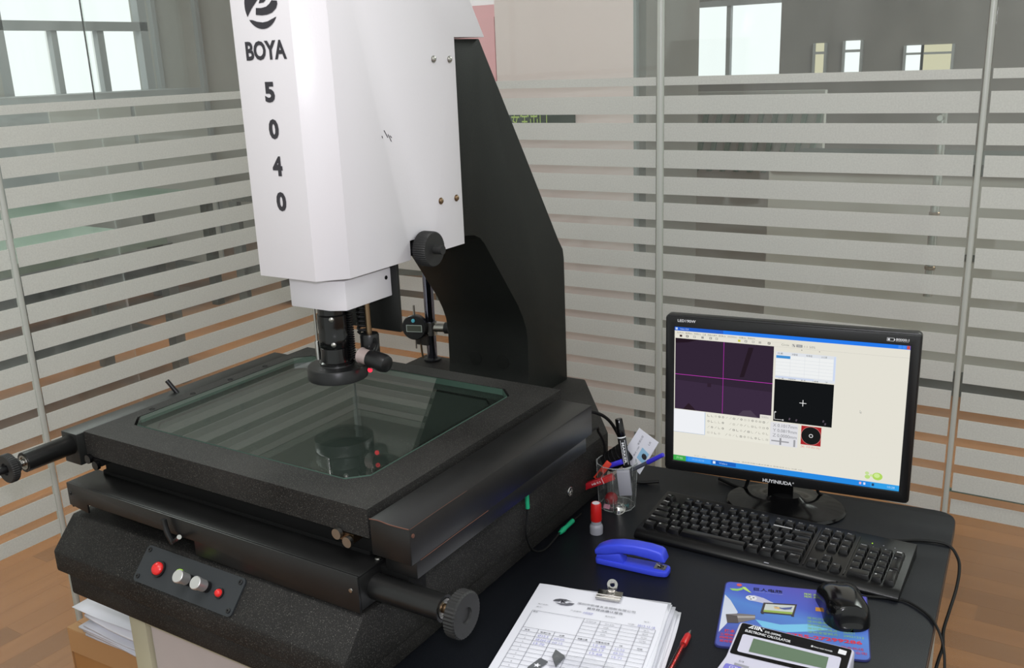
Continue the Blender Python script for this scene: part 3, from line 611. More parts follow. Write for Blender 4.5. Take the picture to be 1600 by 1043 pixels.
# laser pointer on its rod with a coiled lead
RX, RY = -0.878, 0.992
rod = P(G().cyl((RX, RY, 0.515), (RX, RY, 0.452), 0.0042, n=14), 'laser_rod', BRASS, smooth=True)
g = G(); g.lathe((RX, RY, 0.415), Z_, [(0, 0.004), (0.002, 0.010), (0.008, 0.0136), (0.042, 0.0136), (0.045, 0.0125)], 24); P(g, 'rod_clamp', K_PLAS, smooth=True)
la = Vector((0.97, -0.06, -0.12)).normalized(); lp0 = Vector((RX - 0.002, RY - 0.0215, 0.4335))
g = G(); g.lathe(lp0, la, [(0, 0.008), (0.001, 0.0105), (0.003, 0.0118), (0.005, 0.0108), (0.021, 0.0112), (0.021, 0.0125)], 24); P(g, 'laser_lens', mat('pinkish_lens', s(160, 144, 140), 0.2, spec=0.7), smooth=True)
g = G(); g.lathe(lp0 + la * 0.0205, la, [(0, 0.0128), (0.004, 0.0138), (0.026, 0.0132), (0.032, 0.0115), (0.034, 0.008)], 28); g.tube([lp0 + la * 0.030 + Vector((0, 0, 0.012)), (RX + 0.020, RY - 0.008, 0.449), (RX + 0.008, RY - 0.003, 0.455)], 0.0030, 8); lz = P(g, 'laser_pointer', K_PLAS, smooth=True)
P(G().ball(tuple(lp0 + la * 0.022 + Vector((0.0, -0.004, -0.0155))), 0.0034, 12), 'laser_spot', LEDR, parent=lz, smooth=True)
g = G(); g.tube([(RX - 0.014 + 0.0080 * math.cos(t * 1.25), RY + 0.004 + 0.0080 * math.sin(t * 1.25), 0.515 - 0.0013 * t) for t in range(0, 44)] + [(RX - 0.010, RY, 0.455)], 0.0022, 6, sub=2); P(g, 'coiled_lead', K_RUB, smooth=True)

# ------------------------------------------------------------------ dial indicator on its stand, standing on the rear of the base
DO = unit((-1.163, 1.505, 0.2325))
di = thing('dial_indicator_stand', 'chrome post with a round digital dial gauge behind the glass stage', 'dial gauge', DO)
Q = lambda g, n, m_, p=None, sm=True: g.build(n, m_, p or di, DO, 0, 2, sm)
Q(G().lathe((-1.163, 1.505, 0.232), Z_, [(0, 0.018), (0.004, 0.018), (0.005, 0.0115), (0.006, 0.011)], 24), 'foot', K_PLAS)
Q(G().cyl((-1.163, 1.505, 0.236), (-1.163, 1.505, 0.47), 0.0105, n=24), 'post', DKMET)
g = G(); g.cyl((-1.163, 1.505, 0.288), (-1.163, 1.505, 0.316), 0.0135, n=24); g.cyl((-1.163, 1.505, 0.303), (-1.130, 1.512, 0.304), 0.009, n=18); cl_ = Q(g, 'clamp', STEEL)
Q(G().cyl((-1.130, 1.512, 0.304), (-1.120, 1.514, 0.304), 0.012, n=20), 'clamp_knob', K_KNOB, cl_)
Q(G().box(-1.192, -1.160, 1.488, 1.500, 0.268, 0.292), 'arm_block', K_PLAS, None, False)
dn = Vector((0.30, -0.92, 0.05)).normalized(); dc = Vector((-1.184, 1.480, 0.308))
du = Vector((0, 0, 1)); dr = du.cross(-dn).normalized() * -1
if dr.x < 0: dr = -dr
g = G(); g.lathe(dc, dn, [(-0.012, 0.022), (-0.010, 0.025), (0.006, 0.026), (0.008, 0.0245)], 40); gb = Q(g, 'gauge_body', K_PLAS)
def dpl(u, v, h=0.0086): return dc + dn * h + dr * u + du * v
g = G(); g.poly([dpl(-0.016, -0.009), dpl(0.018, -0.009), dpl(0.018, 0.006), dpl(-0.016, 0.006)], 0); g.poly([dpl(-0.0145, -0.0076, 0.0089), dpl(0.0165, -0.0076, 0.0089), dpl(0.0165, 0.0046, 0.0089), dpl(-0.0145, 0.0046, 0.0089)], 1); Q(g, 'gauge_display', [mat('display_rim', s(180, 190, 182), 0.4), mat('gauge_lcd', s(78, 84, 74), 0.3)], gb, False)
Q(G().lathe(dc + dn * 0.008 + du * 0.015, dn, [(0, 0.004), (0.002, 0.0038), (0.0025, 0.001)], 14), 'gauge_button', mat('blue_button', s(90, 190, 210), 0.4), gb)
Q(G().cyl(dc + du * 0.022, dc + du * 0.046, 0.0024, n=10), 'plunger_top', STEEL, gb)
Q(G().cyl(dc - du * 0.046, dc - du * 0.022, 0.0018, n=10), 'stem', STEEL, gb)
Q(G().tube([(-1.172, 1.492, 0.270), (-1.178, 1.490, 0.270), (-1.178, 1.490, 0.255), (-1.176, 1.490, 0.240)], 0.0022, 8), 'hook', BRASS)

UNIT = (1.0, 0.0)
# ------------------------------------------------------------------ sensor lead with green sleeves on the machine's flank
gc = thing('sensor_cable', 'thin black cable with two green sleeves hanging on machine flank', 'cable', (-0.77, 1.3, 0))
O_ = (-0.77, 1.3, 0)
G().tube([(-0.768, 1.222, 0.175), (-0.768, 1.224, 0.14), (-0.769, 1.228, 0.10), (-0.769, 1.222, 0.06), (-0.768, 1.236, 0.025), (-0.766, 1.262, 0.008), (-0.766, 1.292, 0.005), (-0.767, 1.34, 0.012), (-0.768, 1.375, 0.012), (-0.770, 1.42, 0.008)], 0.0018, 8).build('lead', K_RUB, gc, O_, smooth=True)
G().tube([(-0.767, 1.222, 0.164), (-0.767, 1.225, 0.137), (-0.768, 1.228, 0.105)], 0.0036, 10).build('green_sleeve', GREEN, gc, O_, smooth=True)
g = G(); g.lathe((-0.766, 1.331, 0.011), (-0.02, 0.99, 0.02), [(0, 0.0034), (0.012, 0.0052), (0.022, 0.004), (0.05, 0.0044), (0.052, 0.002)], 14); g.build('green_sleeve', GREEN, gc, O_, smooth=True)
bc = thing('power_cable', 'black cable leaving rear of machine and dropping behind the pen cup', 'cable', (-0.76, 1.5, 0))
O_ = (-0.76, 1.5, 0)
G().tube([(-0.766, 1.347, 0.228), (-0.760, 1.40, 0.222), (-0.757, 1.465, 0.196), (-0.752, 1.51, 0.163), (-0.752, 1.556, 0.106), (-0.752, 1.585, 0.05), (-0.745, 1.60, 0.006), (-0.70, 1.62, 0.006)], 0.0032, 8).build('lead', K_RUB, bc, O_, smooth=True)
b2 = thing('scale_cable', 'black cable looping from the machine side cover down its flank', 'cable', (-0.766, 1.48, 0))
O_ = (-0.766, 1.48, 0)
G().tube([(-0.735, 1.340, 0.19), (-0.742, 1.43, 0.182), (-0.760, 1.475, 0.155), (-0.764, 1.505, 0.12), (-0.765, 1.512, 0.08), (-0.766, 1.515, 0.006)], 0.0026, 8).build('lead', K_RUB, b2, O_, smooth=True)

# ------------------------------------------------------------------ monitor
mo = thing('computer_monitor', 'black widescreen monitor showing measuring software on the desk', 'monitor', (-0.457, 1.611, 0), 7.1)
MBL, MBR, MB0, MB1 = -0.2175, 0.2225, 0.0546, 0.366
g = G(); g.prism(rrect(MBL, MBR, MB0, MB1, 0.008), 'y', 0.0, 0.020); g.prism(rrect(MBL + 0.03, MBR - 0.03, MB0 + 0.03, MB1 - 0.03, 0.02), 'y', 0.018, 0.045)
bz = g.build('casing', K_PLAS, mo, bevel=0.002)
sx0, sx1, sz0, sz1 = -0.2000, 0.2052, 0.0765, 0.3440
g = G(); inn = [(sx0, sz0), (sx1, sz0), (sx1, sz1), (sx0, sz1)]; out = [(MBL + 0.003, MB0 + 0.003), (MBR - 0.003, MB0 + 0.003), (MBR - 0.003, MB1 - 0.003), (MBL + 0.003, MB1 - 0.003)]
vs = [(p[0], -0.0006, p[1]) for p in out] + [(p[0], -0.0042, p[1]) for p in out[:0]]
def yr(o2, i2, y0, y1):
    n = len(o2); v = [(p[0], y0, p[1]) for p in o2] + [(p[0], y0, p[1]) for p in i2] + [(p[0], y1, p[1]) for p in o2] + [(p[0], y1, p[1]) for p in i2]; f = []
    for i in range(n):
        j = (i + 1) % n; f += [(i, j, n + j, n + i), (2 * n + j, 2 * n + i, 3 * n + i, 3 * n + j), (j, i, 2 * n + i, 2 * n + j), (n + i, n + j, 3 * n + j, 3 * n + i)]
    g.add(v, f)
yr(out, inn, -0.004, 0.001); bez = g.build('bezel', K_PLAS, mo, bevel=0.0008)
SE = 1.0
E_ = {}
def em(r, g_, b):
    k = (r, g_, b)
    if k not in E_: E_[k] = emis('screen_%d_%d_%d' % k, s(*k), SE)
    return E_[k]
class Scr:
    def __init__(s_): s_.g = G(); s_.ms = []; s_.l = 0
    def mi(s_, c):
        m_ = em(*c)
        if m_ not in s_.ms: s_.ms.append(m_)
        return s_.ms.index(m_)
    def r(s_, x0, x1, z0, z1, c, l=None):
        y = -0.0004 - 0.00012 * (s_.l if l is None else l)
        s_.g.quad((x0, y, z0), (x1, y, z0), (x1, y, z1), (x0, y, z1), s_.mi(c)); return s_
    def p(s_, pts, c, l): s_.g.poly([(x, -0.0004 - 0.00012 * l, z) for x, z in pts], s_.mi(c)); return s_
    def t(s_, txt, x, z, h, w, c, l, bold=0.0): s_.g.text(txt, (x, -0.0004 - 0.00012 * l, z), X_, Z_, h, w, s_.mi(c), bold); return s_
    def build(s_, name, parent): return s_.g.build(name, s_.ms, parent)
q = Scr(); CRM = (228, 225, 213)
q.r(sx0, sx1, sz0, sz1, CRM, 0); scr = q.build('screen', mo)
q = Scr(); q.r(sx0, sx1, 0.3362, sz1, (38, 122, 236), 1); q.r(sx0, sx0 + 0.09, 0.3362, sz1, (40, 96, 200), 2); q.r(-0.1985, -0.1945, 0.338, 0.342, (200, 220, 245), 3); q.t('Video V2.0', -0.190, 0.3383, 0.003, 0.016, (190, 212, 245), 3)
q.r(0.1995, 0.2045, 0.337, 0.343, (200, 80, 70), 3); q.r(0.1925, 0.198, 0.337, 0.343, (70, 140, 240), 3); q.r(0.186, 0.1915, 0.337, 0.343, (70, 140, 240), 3); q.build('title_bar', scr)
q = Scr(); random.seed(3); x = -0.196
for txt in ('文件(F)', '编辑(E)', '视图(V)', '工具', '测量(M)操作', '图像(I)', '坐标系统(C)', '设置(S)', '帮助(H)'):
    w_ = 0.0022 * len(txt) + 0.002; q.t(txt, x, 0.3305, 0.0035, w_, (110, 108, 104), 2); x += w_ + 0.003
q.r(sx0, 0.0, 0.3295, 0.3297, (190, 188, 180), 1); q.r(sx0, sx1, 0.3215, 0.3218, (190, 188, 180), 1)
for i, (x, c) in enumerate(((-0.1905, (50, 30, 30)), (-0.1785, (60, 60, 60)), (-0.165, (170, 168, 160)), (-0.150, (150, 148, 144)), (-0.135, (120, 118, 116)), (-0.124, (170, 168, 160)), (-0.083, (200, 200, 60)), (-0.071, (150, 150, 150)), (-0.058, (180, 178, 172)), (-0.046, (180, 178, 170)), (-0.030, (40, 40, 40)))):
    q.r(x, x + 0.0045, 0.3246, 0.3285, c, 2); q.r(x + 0.001, x + 0.0033, 0.3255, 0.3276, CRM if i % 3 else c, 3)
q.t('Circle', -0.006, 0.3245, 0.0035, 0.013, (130, 130, 124), 2); q.r(0.012, 0.018, 0.3235, 0.3292, (205, 203, 196), 2); q.p([(0.013, 0.3285), (0.014, 0.3288), (0.0175, 0.3242), (0.0166, 0.3239)], (90, 90, 90), 3)
q.r(0.0195, 0.030, 0.3238, 0.3288, (150, 150, 148), 2); q.r(0.0215, 0.028, 0.3252, 0.3274, (180, 180, 180), 3); q.t('1:1 50%', 0.033, 0.324, 0.0038, 0.019, (150, 148, 142), 2)
q.r(0.0285, 0.0300, 0.3185, 0.3197, (80, 80, 80), 2); q.r(0.0585, 0.0600, 0.3185, 0.3197, (120, 120, 120), 2)
q.build('toolbar', scr)
q = Scr(); q.r(-0.1985, -0.0188, 0.1822, 0.3217, (50, 38, 54), 1)
q.p([(-0.1985, 0.3217), (-0.155, 0.3217), (-0.175, 0.3150), (-0.1985, 0.3120)], (36, 24, 34), 2); q.p([(-0.1985, 0.24), (-0.0188, 0.235), (-0.0188, 0.1822), (-0.1985, 0.1822)], (58, 44, 64), 2)
q.p([(-0.0635, 0.3155), (-0.0545, 0.3155), (-0.070, 0.2585), (-0.078, 0.2570)], (38, 27, 36), 3); q.p([(-0.137, 0.2395), (-0.130, 0.2395), (-0.130, 0.232), (-0.137, 0.232)], (48, 34, 48), 3)
q.p([(-0.0800, 0.1822), (-0.0700, 0.1935), (-0.0560, 0.1955), (-0.042, 0.1822)], (76, 64, 80), 3); q.p([(-0.183, 0.1822), (-0.172, 0.196), (-0.163, 0.188), (-0.158, 0.1822)], (44, 30, 40), 3)
q.r(-0.1084, -0.1076, 0.1822, 0.3217, (176, 50, 170), 5); q.r(-0.1985, -0.0188, 0.2512, 0.2520, (200, 60, 190), 5)
q.r(-0.039, -0.0188, 0.1822, 0.190, (226, 222, 214), 6); q.t('500x', -0.036, 0.1838, 0.0035, 0.013, (160, 160, 156), 7); q.build('camera_view', scr)
q = Scr(); q.r(sx0, -0.1405, 0.1360, 0.1812, (238, 240, 244), 1); q.r(-0.1408, -0.1398, 0.1360, 0.1812, (170, 196, 226), 2); q.r(sx0, -0.1405, 0.1352, 0.1360, (176, 190, 210), 2); q.build('side_pane', scr)
q = Scr(); q.r(-0.1390, -0.0205, 0.1335, 0.1800, (232, 230, 218), 1); random.seed(12)
for row in range(4):
    for k in range(17):
        if random.random() < 0.04: continue
        x = -0.1355 + k * 0.0068; z = 0.1735 - row * 0.0112; c = random.choice(((150, 148, 140), (172, 170, 160), (120, 118, 114), (190, 186, 176), (90, 90, 90)))
        kind = random.randint(0, 3)
        if kind == 0: q.p([(x, z), (x + 0.0006, z), (x + 0.0042, z + 0.0040), (x + 0.0036, z + 0.0042)], c, 2)
        elif kind == 1: q.p([(x + 0.002 + 0.002 * math.cos(a * PI / 4), z + 0.002 + 0.002 * math.sin(a * PI / 4)) for a in range(8)], c, 2); q.p([(x + 0.002 + 0.0012 * math.cos(a * PI / 4), z + 0.002 + 0.0012 * math.sin(a * PI / 4)) for a in range(8)], (232, 230, 218), 3)
        elif kind == 2: q.r(x, x + 0.004, z, z + 0.0006, c, 2); q.r(x, x + 0.0006, z, z + 0.004, c, 2)
        else: q.r(x, x + 0.004, z, z + 0.0034, c, 2); q.r(x + 0.0007, x + 0.0033, z + 0.0007, z + 0.0027, (232, 230, 218), 3)
q.build('tool_palette', scr)
q = Scr(); q.r(-0.0150, 0.0880, 0.2628, 0.3130, (222, 226, 232), 1); q.r(-0.0145, 0.0835, 0.2680, 0.3070, (238, 240, 240), 2)
for k in range(6): q.r(-0.0145, 0.0835, 0.2685 + k * 0.0063, 0.2688 + k * 0.0063, (200, 206, 214), 3)
for k in range(1, 4): q.r(-0.0145 + k * 0.0248, -0.0142 + k * 0.0248, 0.268, 0.307, (206, 210, 216), 3)
q.r(-0.0142, 0.0102, 0.3010, 0.3062, (66, 142, 208), 4)
for k, tx in enumerate(('元素', '测量值', '标准值', '上公差')): q.t(tx, -0.0125 + k * 0.0250, 0.3080, 0.0036, 0.010, (110, 110, 110), 4)
q.r(0.0842, 0.0872, 0.2680, 0.3120, (204, 216, 240), 4); q.r(-0.0145, 0.052, 0.2645, 0.2672, (204, 214, 236), 4)
q.build('result_table', scr)
q = Scr(); q.r(-0.0152, 0.0868, 0.1805, 0.2610, (20, 22, 24), 1); q.r(0.0350, 0.0362, 0.2145, 0.2265, (225, 225, 225), 3); q.r(0.0296, 0.0416, 0.2199, 0.2211, (225, 225, 225), 3); q.p([(0.0338, 0.2205), (0.0356, 0.2223), (0.0374, 0.2205), (0.0356, 0.2187)], (225, 225, 225), 3)
q.r(-0.0136, -0.0128, 0.1840, 0.1985, (220, 220, 220), 3); q.r(-0.0136, 0.002, 0.1838, 0.1846, (220, 220, 220), 3); q.r(0.001, 0.0032, 0.1830, 0.1854, (220, 220, 220), 4); q.p([(-0.0128, 0.2000), (-0.0128, 0.1962), (-0.0098, 0.1984)], (220, 220, 220), 4)
for x, z in ((0.012, 0.186), (0.024, 0.185), (0.0705, 0.189), (0.074, 0.184)): q.p([(x, z), (x + 0.002, z - 0.001), (x + 0.0035, z + 0.003), (x + 0.001, z + 0.004)], (88, 78, 90), 3)
q.build('map_view', scr)
for k, tx in enumerate(('圆心', '测量数据', '基准', '上偏差')): pass
q = Scr()
for k, (tx, x, w_) in enumerate((('元 素', -0.0095, 0.010), ('测量数据', 0.008, 0.013), ('基 准', 0.030, 0.008), ('上偏差', 0.049, 0.011), ('下', 0.071, 0.005))): q.t(tx, x, 0.2622, 0.0028, w_, (96, 96, 94), 2)
q.build('table_footer', scr)
q = Scr(); q.r(-0.0196, 0.0295, 0.1336, 0.1782, (222, 222, 226), 1)
for k, (a, v) in enumerate((('X', '0.1017mm'), ('Y', '0.0819mm'), ('Z', '0.0000mm'))): q.t(a, -0.0150, 0.1695 - k * 0.0098, 0.0062, 0.006, (150, 150, 154), 2); q.t(v, -0.0068, 0.1695 - k * 0.0098, 0.0062, 0.0345, (136, 136, 140), 2)
q.r(-0.0170, 0.0145, 0.1406, 0.1432, (158, 158, 162), 2); q.r(-0.0022, 0.0010, 0.1352, 0.1486, (146, 146, 150), 3); q.r(0.0225, 0.0258, 0.1345, 0.1480, (156, 156, 160), 2); q.build('coordinate_readout', scr)
q = Scr(); q.r(0.0350, 0.0698, 0.1417, 0.1780, (168, 38, 42), 1); cc = lambda r: [(0.0524 + r * math.cos(a * PI / 16), 0.1600 + r * math.sin(a * PI / 16)) for a in range(32)]
q.p(cc(0.0176), (200, 120, 118), 2); q.p(cc(0.0168), (28, 28, 28), 3); q.p(cc(0.0036), (220, 220, 220), 4); q.p(cc(0.0024), (28, 28, 28), 5)
q.t('关 环形光', 0.035, 0.1355, 0.0045, 0.034, (226, 150, 140), 2); q.build('light_control', scr)
q = Scr(); q.r(sx0, sx1, sz0, 0.0872, (40, 138, 226), 1); q.r(sx0, -0.1756, sz0, 0.0872, (64, 168, 76), 2); q.t('开始', -0.1945, 0.0795, 0.005, 0.013, (170, 220, 170), 3); q.r(-0.172, -0.128, 0.0785, 0.0862, (58, 150, 240), 2); q.r(-0.126, -0.080, 0.0785, 0.0862, (30, 96, 190), 2); q.r(-0.1235, -0.1185, 0.0798, 0.0850, (220, 235, 250), 3); q.t('Video', -0.112, 0.0805, 0.0036, 0.016, (170, 205, 245), 3)
q.t('项目管理', -0.164, 0.0805, 0.0036, 0.024, (130, 185, 245), 3)
q.r(0.158, sx1, sz0, 0.0872, (52, 160, 232), 2); q.r(0.139, 0.1425, 0.0800, 0.0845, (240, 180, 200), 3); q.r(0.146, 0.1495, 0.0800, 0.0845, (220, 225, 250), 3); q.r(0.160, 0.164, 0.0798, 0.085, (40, 70, 110), 3); q.t('10:28', 0.186, 0.0800, 0.0040, 0.012, (180, 215, 245), 3)
q.t('Ready  请选择测量元素并采集点 图像倍率 0.7x 光源 100', -0.085, 0.0893, 0.0030, 0.125, (150, 146, 140), 2); q.t('状态：OK', -0.160, 0.0893, 0.0026, 0.024, (190, 180, 168), 2); q.build('task_bar', scr)
q = Scr(); blob = lambda x, z, r: [(x + r * math.cos(a * PI / 8), z + 0.85 * r * math.sin(a * PI / 8)) for a in range(16)]
q.p(blob(0.1685, 0.0990, 0.0085), (176, 214, 96), 1); q.p(blob(0.1675, 0.1005, 0.0050), (206, 234, 150), 2); q.p(blob(0.1510, 0.1030, 0.0035), (196, 222, 150), 1); q.p(blob(0.1520, 0.0960, 0.0045), (188, 220, 130), 1); q.p(blob(0.1585, 0.0995, 0.0030), (206, 230, 160), 1); q.build('desktop_icon', scr)
q = Scr(); q.p([(0.1318, 0.2190), (0.1318, 0.2140), (0.1330, 0.2150), (0.1340, 0.2130), (0.1346, 0.2133), (0.1338, 0.2153), (0.1354, 0.2154)], (120, 120, 116), 1); q.p([(0.1321, 0.2182), (0.1321, 0.2148), (0.1331, 0.2156), (0.1346, 0.2158)], (240, 238, 230), 2); q.build('cursor', scr)
LW = mat('printed_white', s(225, 225, 228), 0.5)
ly = -0.0043
for tx, x, z, h, w, bo in (('LED190W', -0.1937, 0.3540, 0.0052, 0.0335, 0.01), ('HUYINIUDA', -0.0289, 0.0590, 0.0068, 0.0525, 0.02), ('®', 0.0245, 0.0630, 0.0030, 0.0030, 0), ('80000:1', 0.1817, 0.3515, 0.0042, 0.0205, 0.01), ('Dynamic Contrast', 0.1817, 0.3496, 0.0013, 0.0205, 0)):
    g = G(); g.text(tx, (x, ly, z), X_, Z_, h, w, bold=bo); g.build('lettering', LW, bez)
g = G()
for (a, b, c, d) in ((0.1675, 0.1790, 0.3553, 0.3558), (0.1675, 0.1790, 0.3500, 0.3505), (0.1675, 0.1680, 0.3500, 0.3558), (0.1785, 0.1790, 0.3500, 0.3558), (0.1690, 0.1720, 0.3512, 0.3546), (0.1790, 0.1802, 0.3516, 0.3542)): g.quad((a, ly, c), (b, ly, c), (b, ly, d), (a, ly, d))
g.build('contrast_icon', LW, bez)
g = G(); g.prism([(-0.024, 0.02), (0.024, 0.02), (0.020, 0.038), (-0.020, 0.038)], 'z', 0.010, 0.10); g.build('neck', K_GLOSS, mo, bevel=0.003)
g = G(); ns_ = 48
def ell(rx, ry, z): return [(0.008 + rx * math.cos(2 * PI * k / ns_), 0.030 + ry * math.sin(2 * PI * k / ns_), z) for k in range(ns_)]
lv = [ell(0.108, 0.080, 0.0), ell(0.110, 0.082, 0.003), ell(0.107, 0.079, 0.007), ell(0.085, 0.060, 0.0105), ell(0.04, 0.028, 0.015), ell(0.028, 0.017, 0.024)]
vs = [p for l in lv for p in l]; fs = [tuple(range(ns_))[::-1], tuple(range(5 * ns_, 6 * ns_))]
for i in range(5):
    for k in range(ns_): fs.append((i * ns_ + k, i * ns_ + (k + 1) % ns_, (i + 1) * ns_ + (k + 1) % ns_, (i + 1) * ns_ + k))
g.add(vs, fs); g.build('stand_base', K_GLOSS, mo, smooth=True)
vc = thing('video_cable', 'black monitor leads hanging down behind the screen to the desk', 'cable', (-0.5, 1.65, 0))
O_ = (-0.5, 1.65, 0)
G().tube([(-0.525, 1.655, 0.10), (-0.527, 1.658, 0.05), (-0.532, 1.66, 0.025), (-0.545, 1.668, 0.005), (-0.60, 1.69, 0.005)], 0.0035, 8).build('lead', K_RUB, vc, O_, smooth=True)
G().tube([(-0.405, 1.675, 0.09), (-0.405, 1.678, 0.05), (-0.405, 1.69, 0.02), (-0.40, 1.71, 0.005)], 0.003, 8).build('lead', K_RUB, vc, O_, smooth=True)

# ------------------------------------------------------------------ keyboard
kb = thing('keyboard', 'black wired keyboard in front of the monitor', 'keyboard', (-0.651, 1.394, 0), 0.3)
KW, KD = 0.447, 0.160
prof = [(0.0, 0.002), (0.004, 0.0), (KD, 0.0), (KD, 0.022), (KD - 0.004, 0.026), (0.018, 0.0145), (0.006, 0.0115), (0.001, 0.007)]
g = G(); g.prism(prof, 'x', 0, KW); body = g.build('case', K_KEY, kb, bevel=0.0012)
tilt = math.atan2(0.026 - 0.0145, KD - 0.022)
def ktop(y): return 0.0145 + (y - 0.018) * math.tan(tilt)
u = 0.0188; kmesh = {}
def key(x, y, w=1.0, h=1.0):
    W_, H_ = w * u - 0.0012, h * u - 0.0012; k = (round(w, 2), round(h, 2))
    if k not in kmesh:
        g = G(); t = 0.0026
        b = [(0, 0), (W_, 0), (W_, H_), (0, H_)]; tp = [(t, t * 0.9), (W_ - t, t * 0.9), (W_ - t, H_ - t * 0.5), (t, H_ - t * 0.5)]
        g.add([(*p, 0) for p in b] + [(*p, 0.0085) for p in tp], [(4, 5, 6, 7), (0, 1, 5, 4), (1, 2, 6, 5), (2, 3, 7, 6), (3, 0, 4, 7)])
        o = g.build('key', K_KEY, kb, bevel=0.0007); kmesh[k] = o
    else: o = kmesh[k].copy(); COL.objects.link(o)
    o.parent = kb; o.location = (x, y, ktop(y) - 0.0012); o.rotation_euler = (tilt, 0, 0)
rows = [0.0205 + u * i for i in range(5)]; fy_ = rows[4] + u * 1.25
x0 = 0.0085
lg = G()
def leg_(txt, x, y, sz=0.0032, dx=0.0042, dy=0.0095): lg.text(txt, (x + dx, y + dy, ktop(y + dy) + 0.0080), X_, (0, math.cos(tilt), math.sin(tilt)), sz)
def row(y, ws, labels=None, x=x0):
    for i, w in enumerate(ws):
        if w > 0: key(x, y, w)
        if labels and i < len(labels) and labels[i]: leg_(labels[i], x, y)
        x += abs(w) * u
row(rows[0], [1.25, 1.25, 1.25, 6.25, 1.25, 1.25, 1.25, 1.25], ['Ctrl', '▪', 'Alt', '', 'Alt', '▪', '■', 'Ctrl'])
row(rows[1], [2.25] + [1] * 10 + [2.75], ['Shift'] + list('ZXCVBNM<>?') + ['Shift'])
row(rows[2], [1.75] + [1] * 11 + [2.25], ['Caps'] + list('ASDFGHJKL;') + ['"', 'Enter'])
row(rows[3], [1.5] + [1] * 12 + [1.5], ['Tab'] + list('QWERTYUIOP[]') + ['\\'])
row(rows[4], [1] * 13 + [2], list('~!@#$%^&*()_+') + ['Back'])
row(fy_, [1, -1, 1, 1, 1, 1, -0.5, 1, 1, 1, 1, -0.5, 1, 1, 1, 1], ['Esc', '', 'F1', 'F2', 'F3', 'F4', '', 'F5', 'F6', 'F7', 'F8', '', 'F9', 'F10', 'F11', 'F12'])
x1 = x0 + 15 * u + 0.008
row(fy_, [1, 1, 1], ['PrSc', 'ScrL', 'Pau'], x1); row(rows[4], [1, 1, 1], ['Ins', 'Hm', 'PgU'], x1); row(rows[3], [1, 1, 1], ['Del', 'End', 'PgD'], x1)
row(rows[1], [-1, 1], ['', '↑'], x1); row(rows[0], [1, 1, 1], ['←', '↓', '→'], x1)
x2 = x1 + 3 * u + 0.008
row(rows[4], [1, 1, 1, 1], ['Num', '/', '*', '-'], x2); row(rows[3], [1, 1, 1], '789', x2); row(rows[2], [1, 1, 1], '456', x2); row(rows[1], [1, 1, 1], '123', x2); row(rows[0], [2, 1], '0.', x2)
key(x2 + 3 * u, rows[2], 1, 2); leg_('+', x2 + 3 * u, rows[3]); key(x2 + 3 * u, rows[0], 1, 2); leg_('En', x2 + 3 * u, rows[1])
lg.build('key_legend', mat('legend_print', s(176, 176, 176), 0.5), kb)
g = G(); 
for p in (x1 - 0.005, x2 - 0.005): g.hexa([(p, 0.02, ktop(0.02) - 0.001), (p + 0.002, 0.02, ktop(0.02) - 0.001), (p + 0.002, 0.14, ktop(0.14) - 0.001), (p, 0.14, ktop(0.14) - 0.001), (p, 0.02, ktop(0.02) + 0.002), (p + 0.002, 0.02, ktop(0.02) + 0.002), (p + 0.002, 0.14, ktop(0.14) + 0.002), (p, 0.14, ktop(0.14) + 0.002)])
g.build('divider_rib', K_PLAS, kb)
for i in range(3):
    yy = fy_ + 0.010; g = G(); g.lathe((x2 + 0.018 + i * 0.018, yy, ktop(yy) - 0.0005), Z_, [(0, 0.0012), (0.001, 0.0010)], 10); g.build('indicator_lamp', LEDG if i == 0 else GREYP, kb)
g = G(); g.text('▂', (0.235, 0.0035, 0.0117), X_, (0, 1, 0.35), 0.002, 0.008); g.build('badge', GREYP, kb)
kc = thing('keyboard_cable', 'thin black cable curving from keyboard over the desk edge', 'cable', (-0.14, 1.5, 0))
O_ = (-0.14, 1.5, 0)
G().tube([(-0.300, 1.5515, 0.010), (-0.288, 1.575, 0.004), (-0.245, 1.594, 0.003), (-0.205, 1.615, 0.003), (-0.1663, 1.6191, 0.0028), (-0.1472, 1.6029, -0.008), (-0.1396, 1.5731, -0.015), (-0.1371, 1.5253, -0.025), (-0.1386, 1.4681, -0.035), (-0.1398, 1.4248, -0.045), (-0.1356, 1.3961, -0.055), (-0.1375, 1.374, -0.065), (-0.139, 1.355, -0.085), (-0.139, 1.33, -0.15), (-0.139, 1.32, -0.35), (-0.139, 1.33, -0.60)], 0.0026, 8).build('lead', K_RUB, kc, O_, smooth=True)

# ------------------------------------------------------------------ mouse pad, mouse
mp = thing('mouse_pad', 'blue printed advertising mouse pad under the mouse', 'mouse pad', (-0.3303, 1.2759, 0), 16.5)
g = G(); rr = [(-0.1057, 0.0862), (-0.1122, -0.0964), (0.1029, -0.0864), (0.1111, 0.091)]
def rpoly(pts, r, n=5):
    out = []; N_ = len(pts)
    for i in range(N_):
        p = Vector(pts[i]); a = (Vector(pts[i - 1]) - p).normalized() * r + p; b = (Vector(pts[(i + 1) % N_]) - p).normalized() * r + p
        for k in range(n + 1): t = k / n; out.append(tuple(a * (1 - t) ** 2 + p * 2 * t * (1 - t) + b * t * t))
    return out
padp = rpoly(rr, 0.010)
g.prism(padp, 'z', 0.0, 0.0026); pb = g.build('rubber_base', mat('pad_edge', s(46, 50, 110), 0.6), mp)
m_ = bpy.data.materials.new('pad_print'); m_.use_nodes = True; nt = m_.node_tree; pN = nt.nodes['Principled BSDF']
tc = nt.nodes.new('ShaderNodeTexCoord'); sp = nt.nodes.new('ShaderNodeSeparateXYZ'); nt.links.new(tc.outputs['Object'], sp.inputs[0])
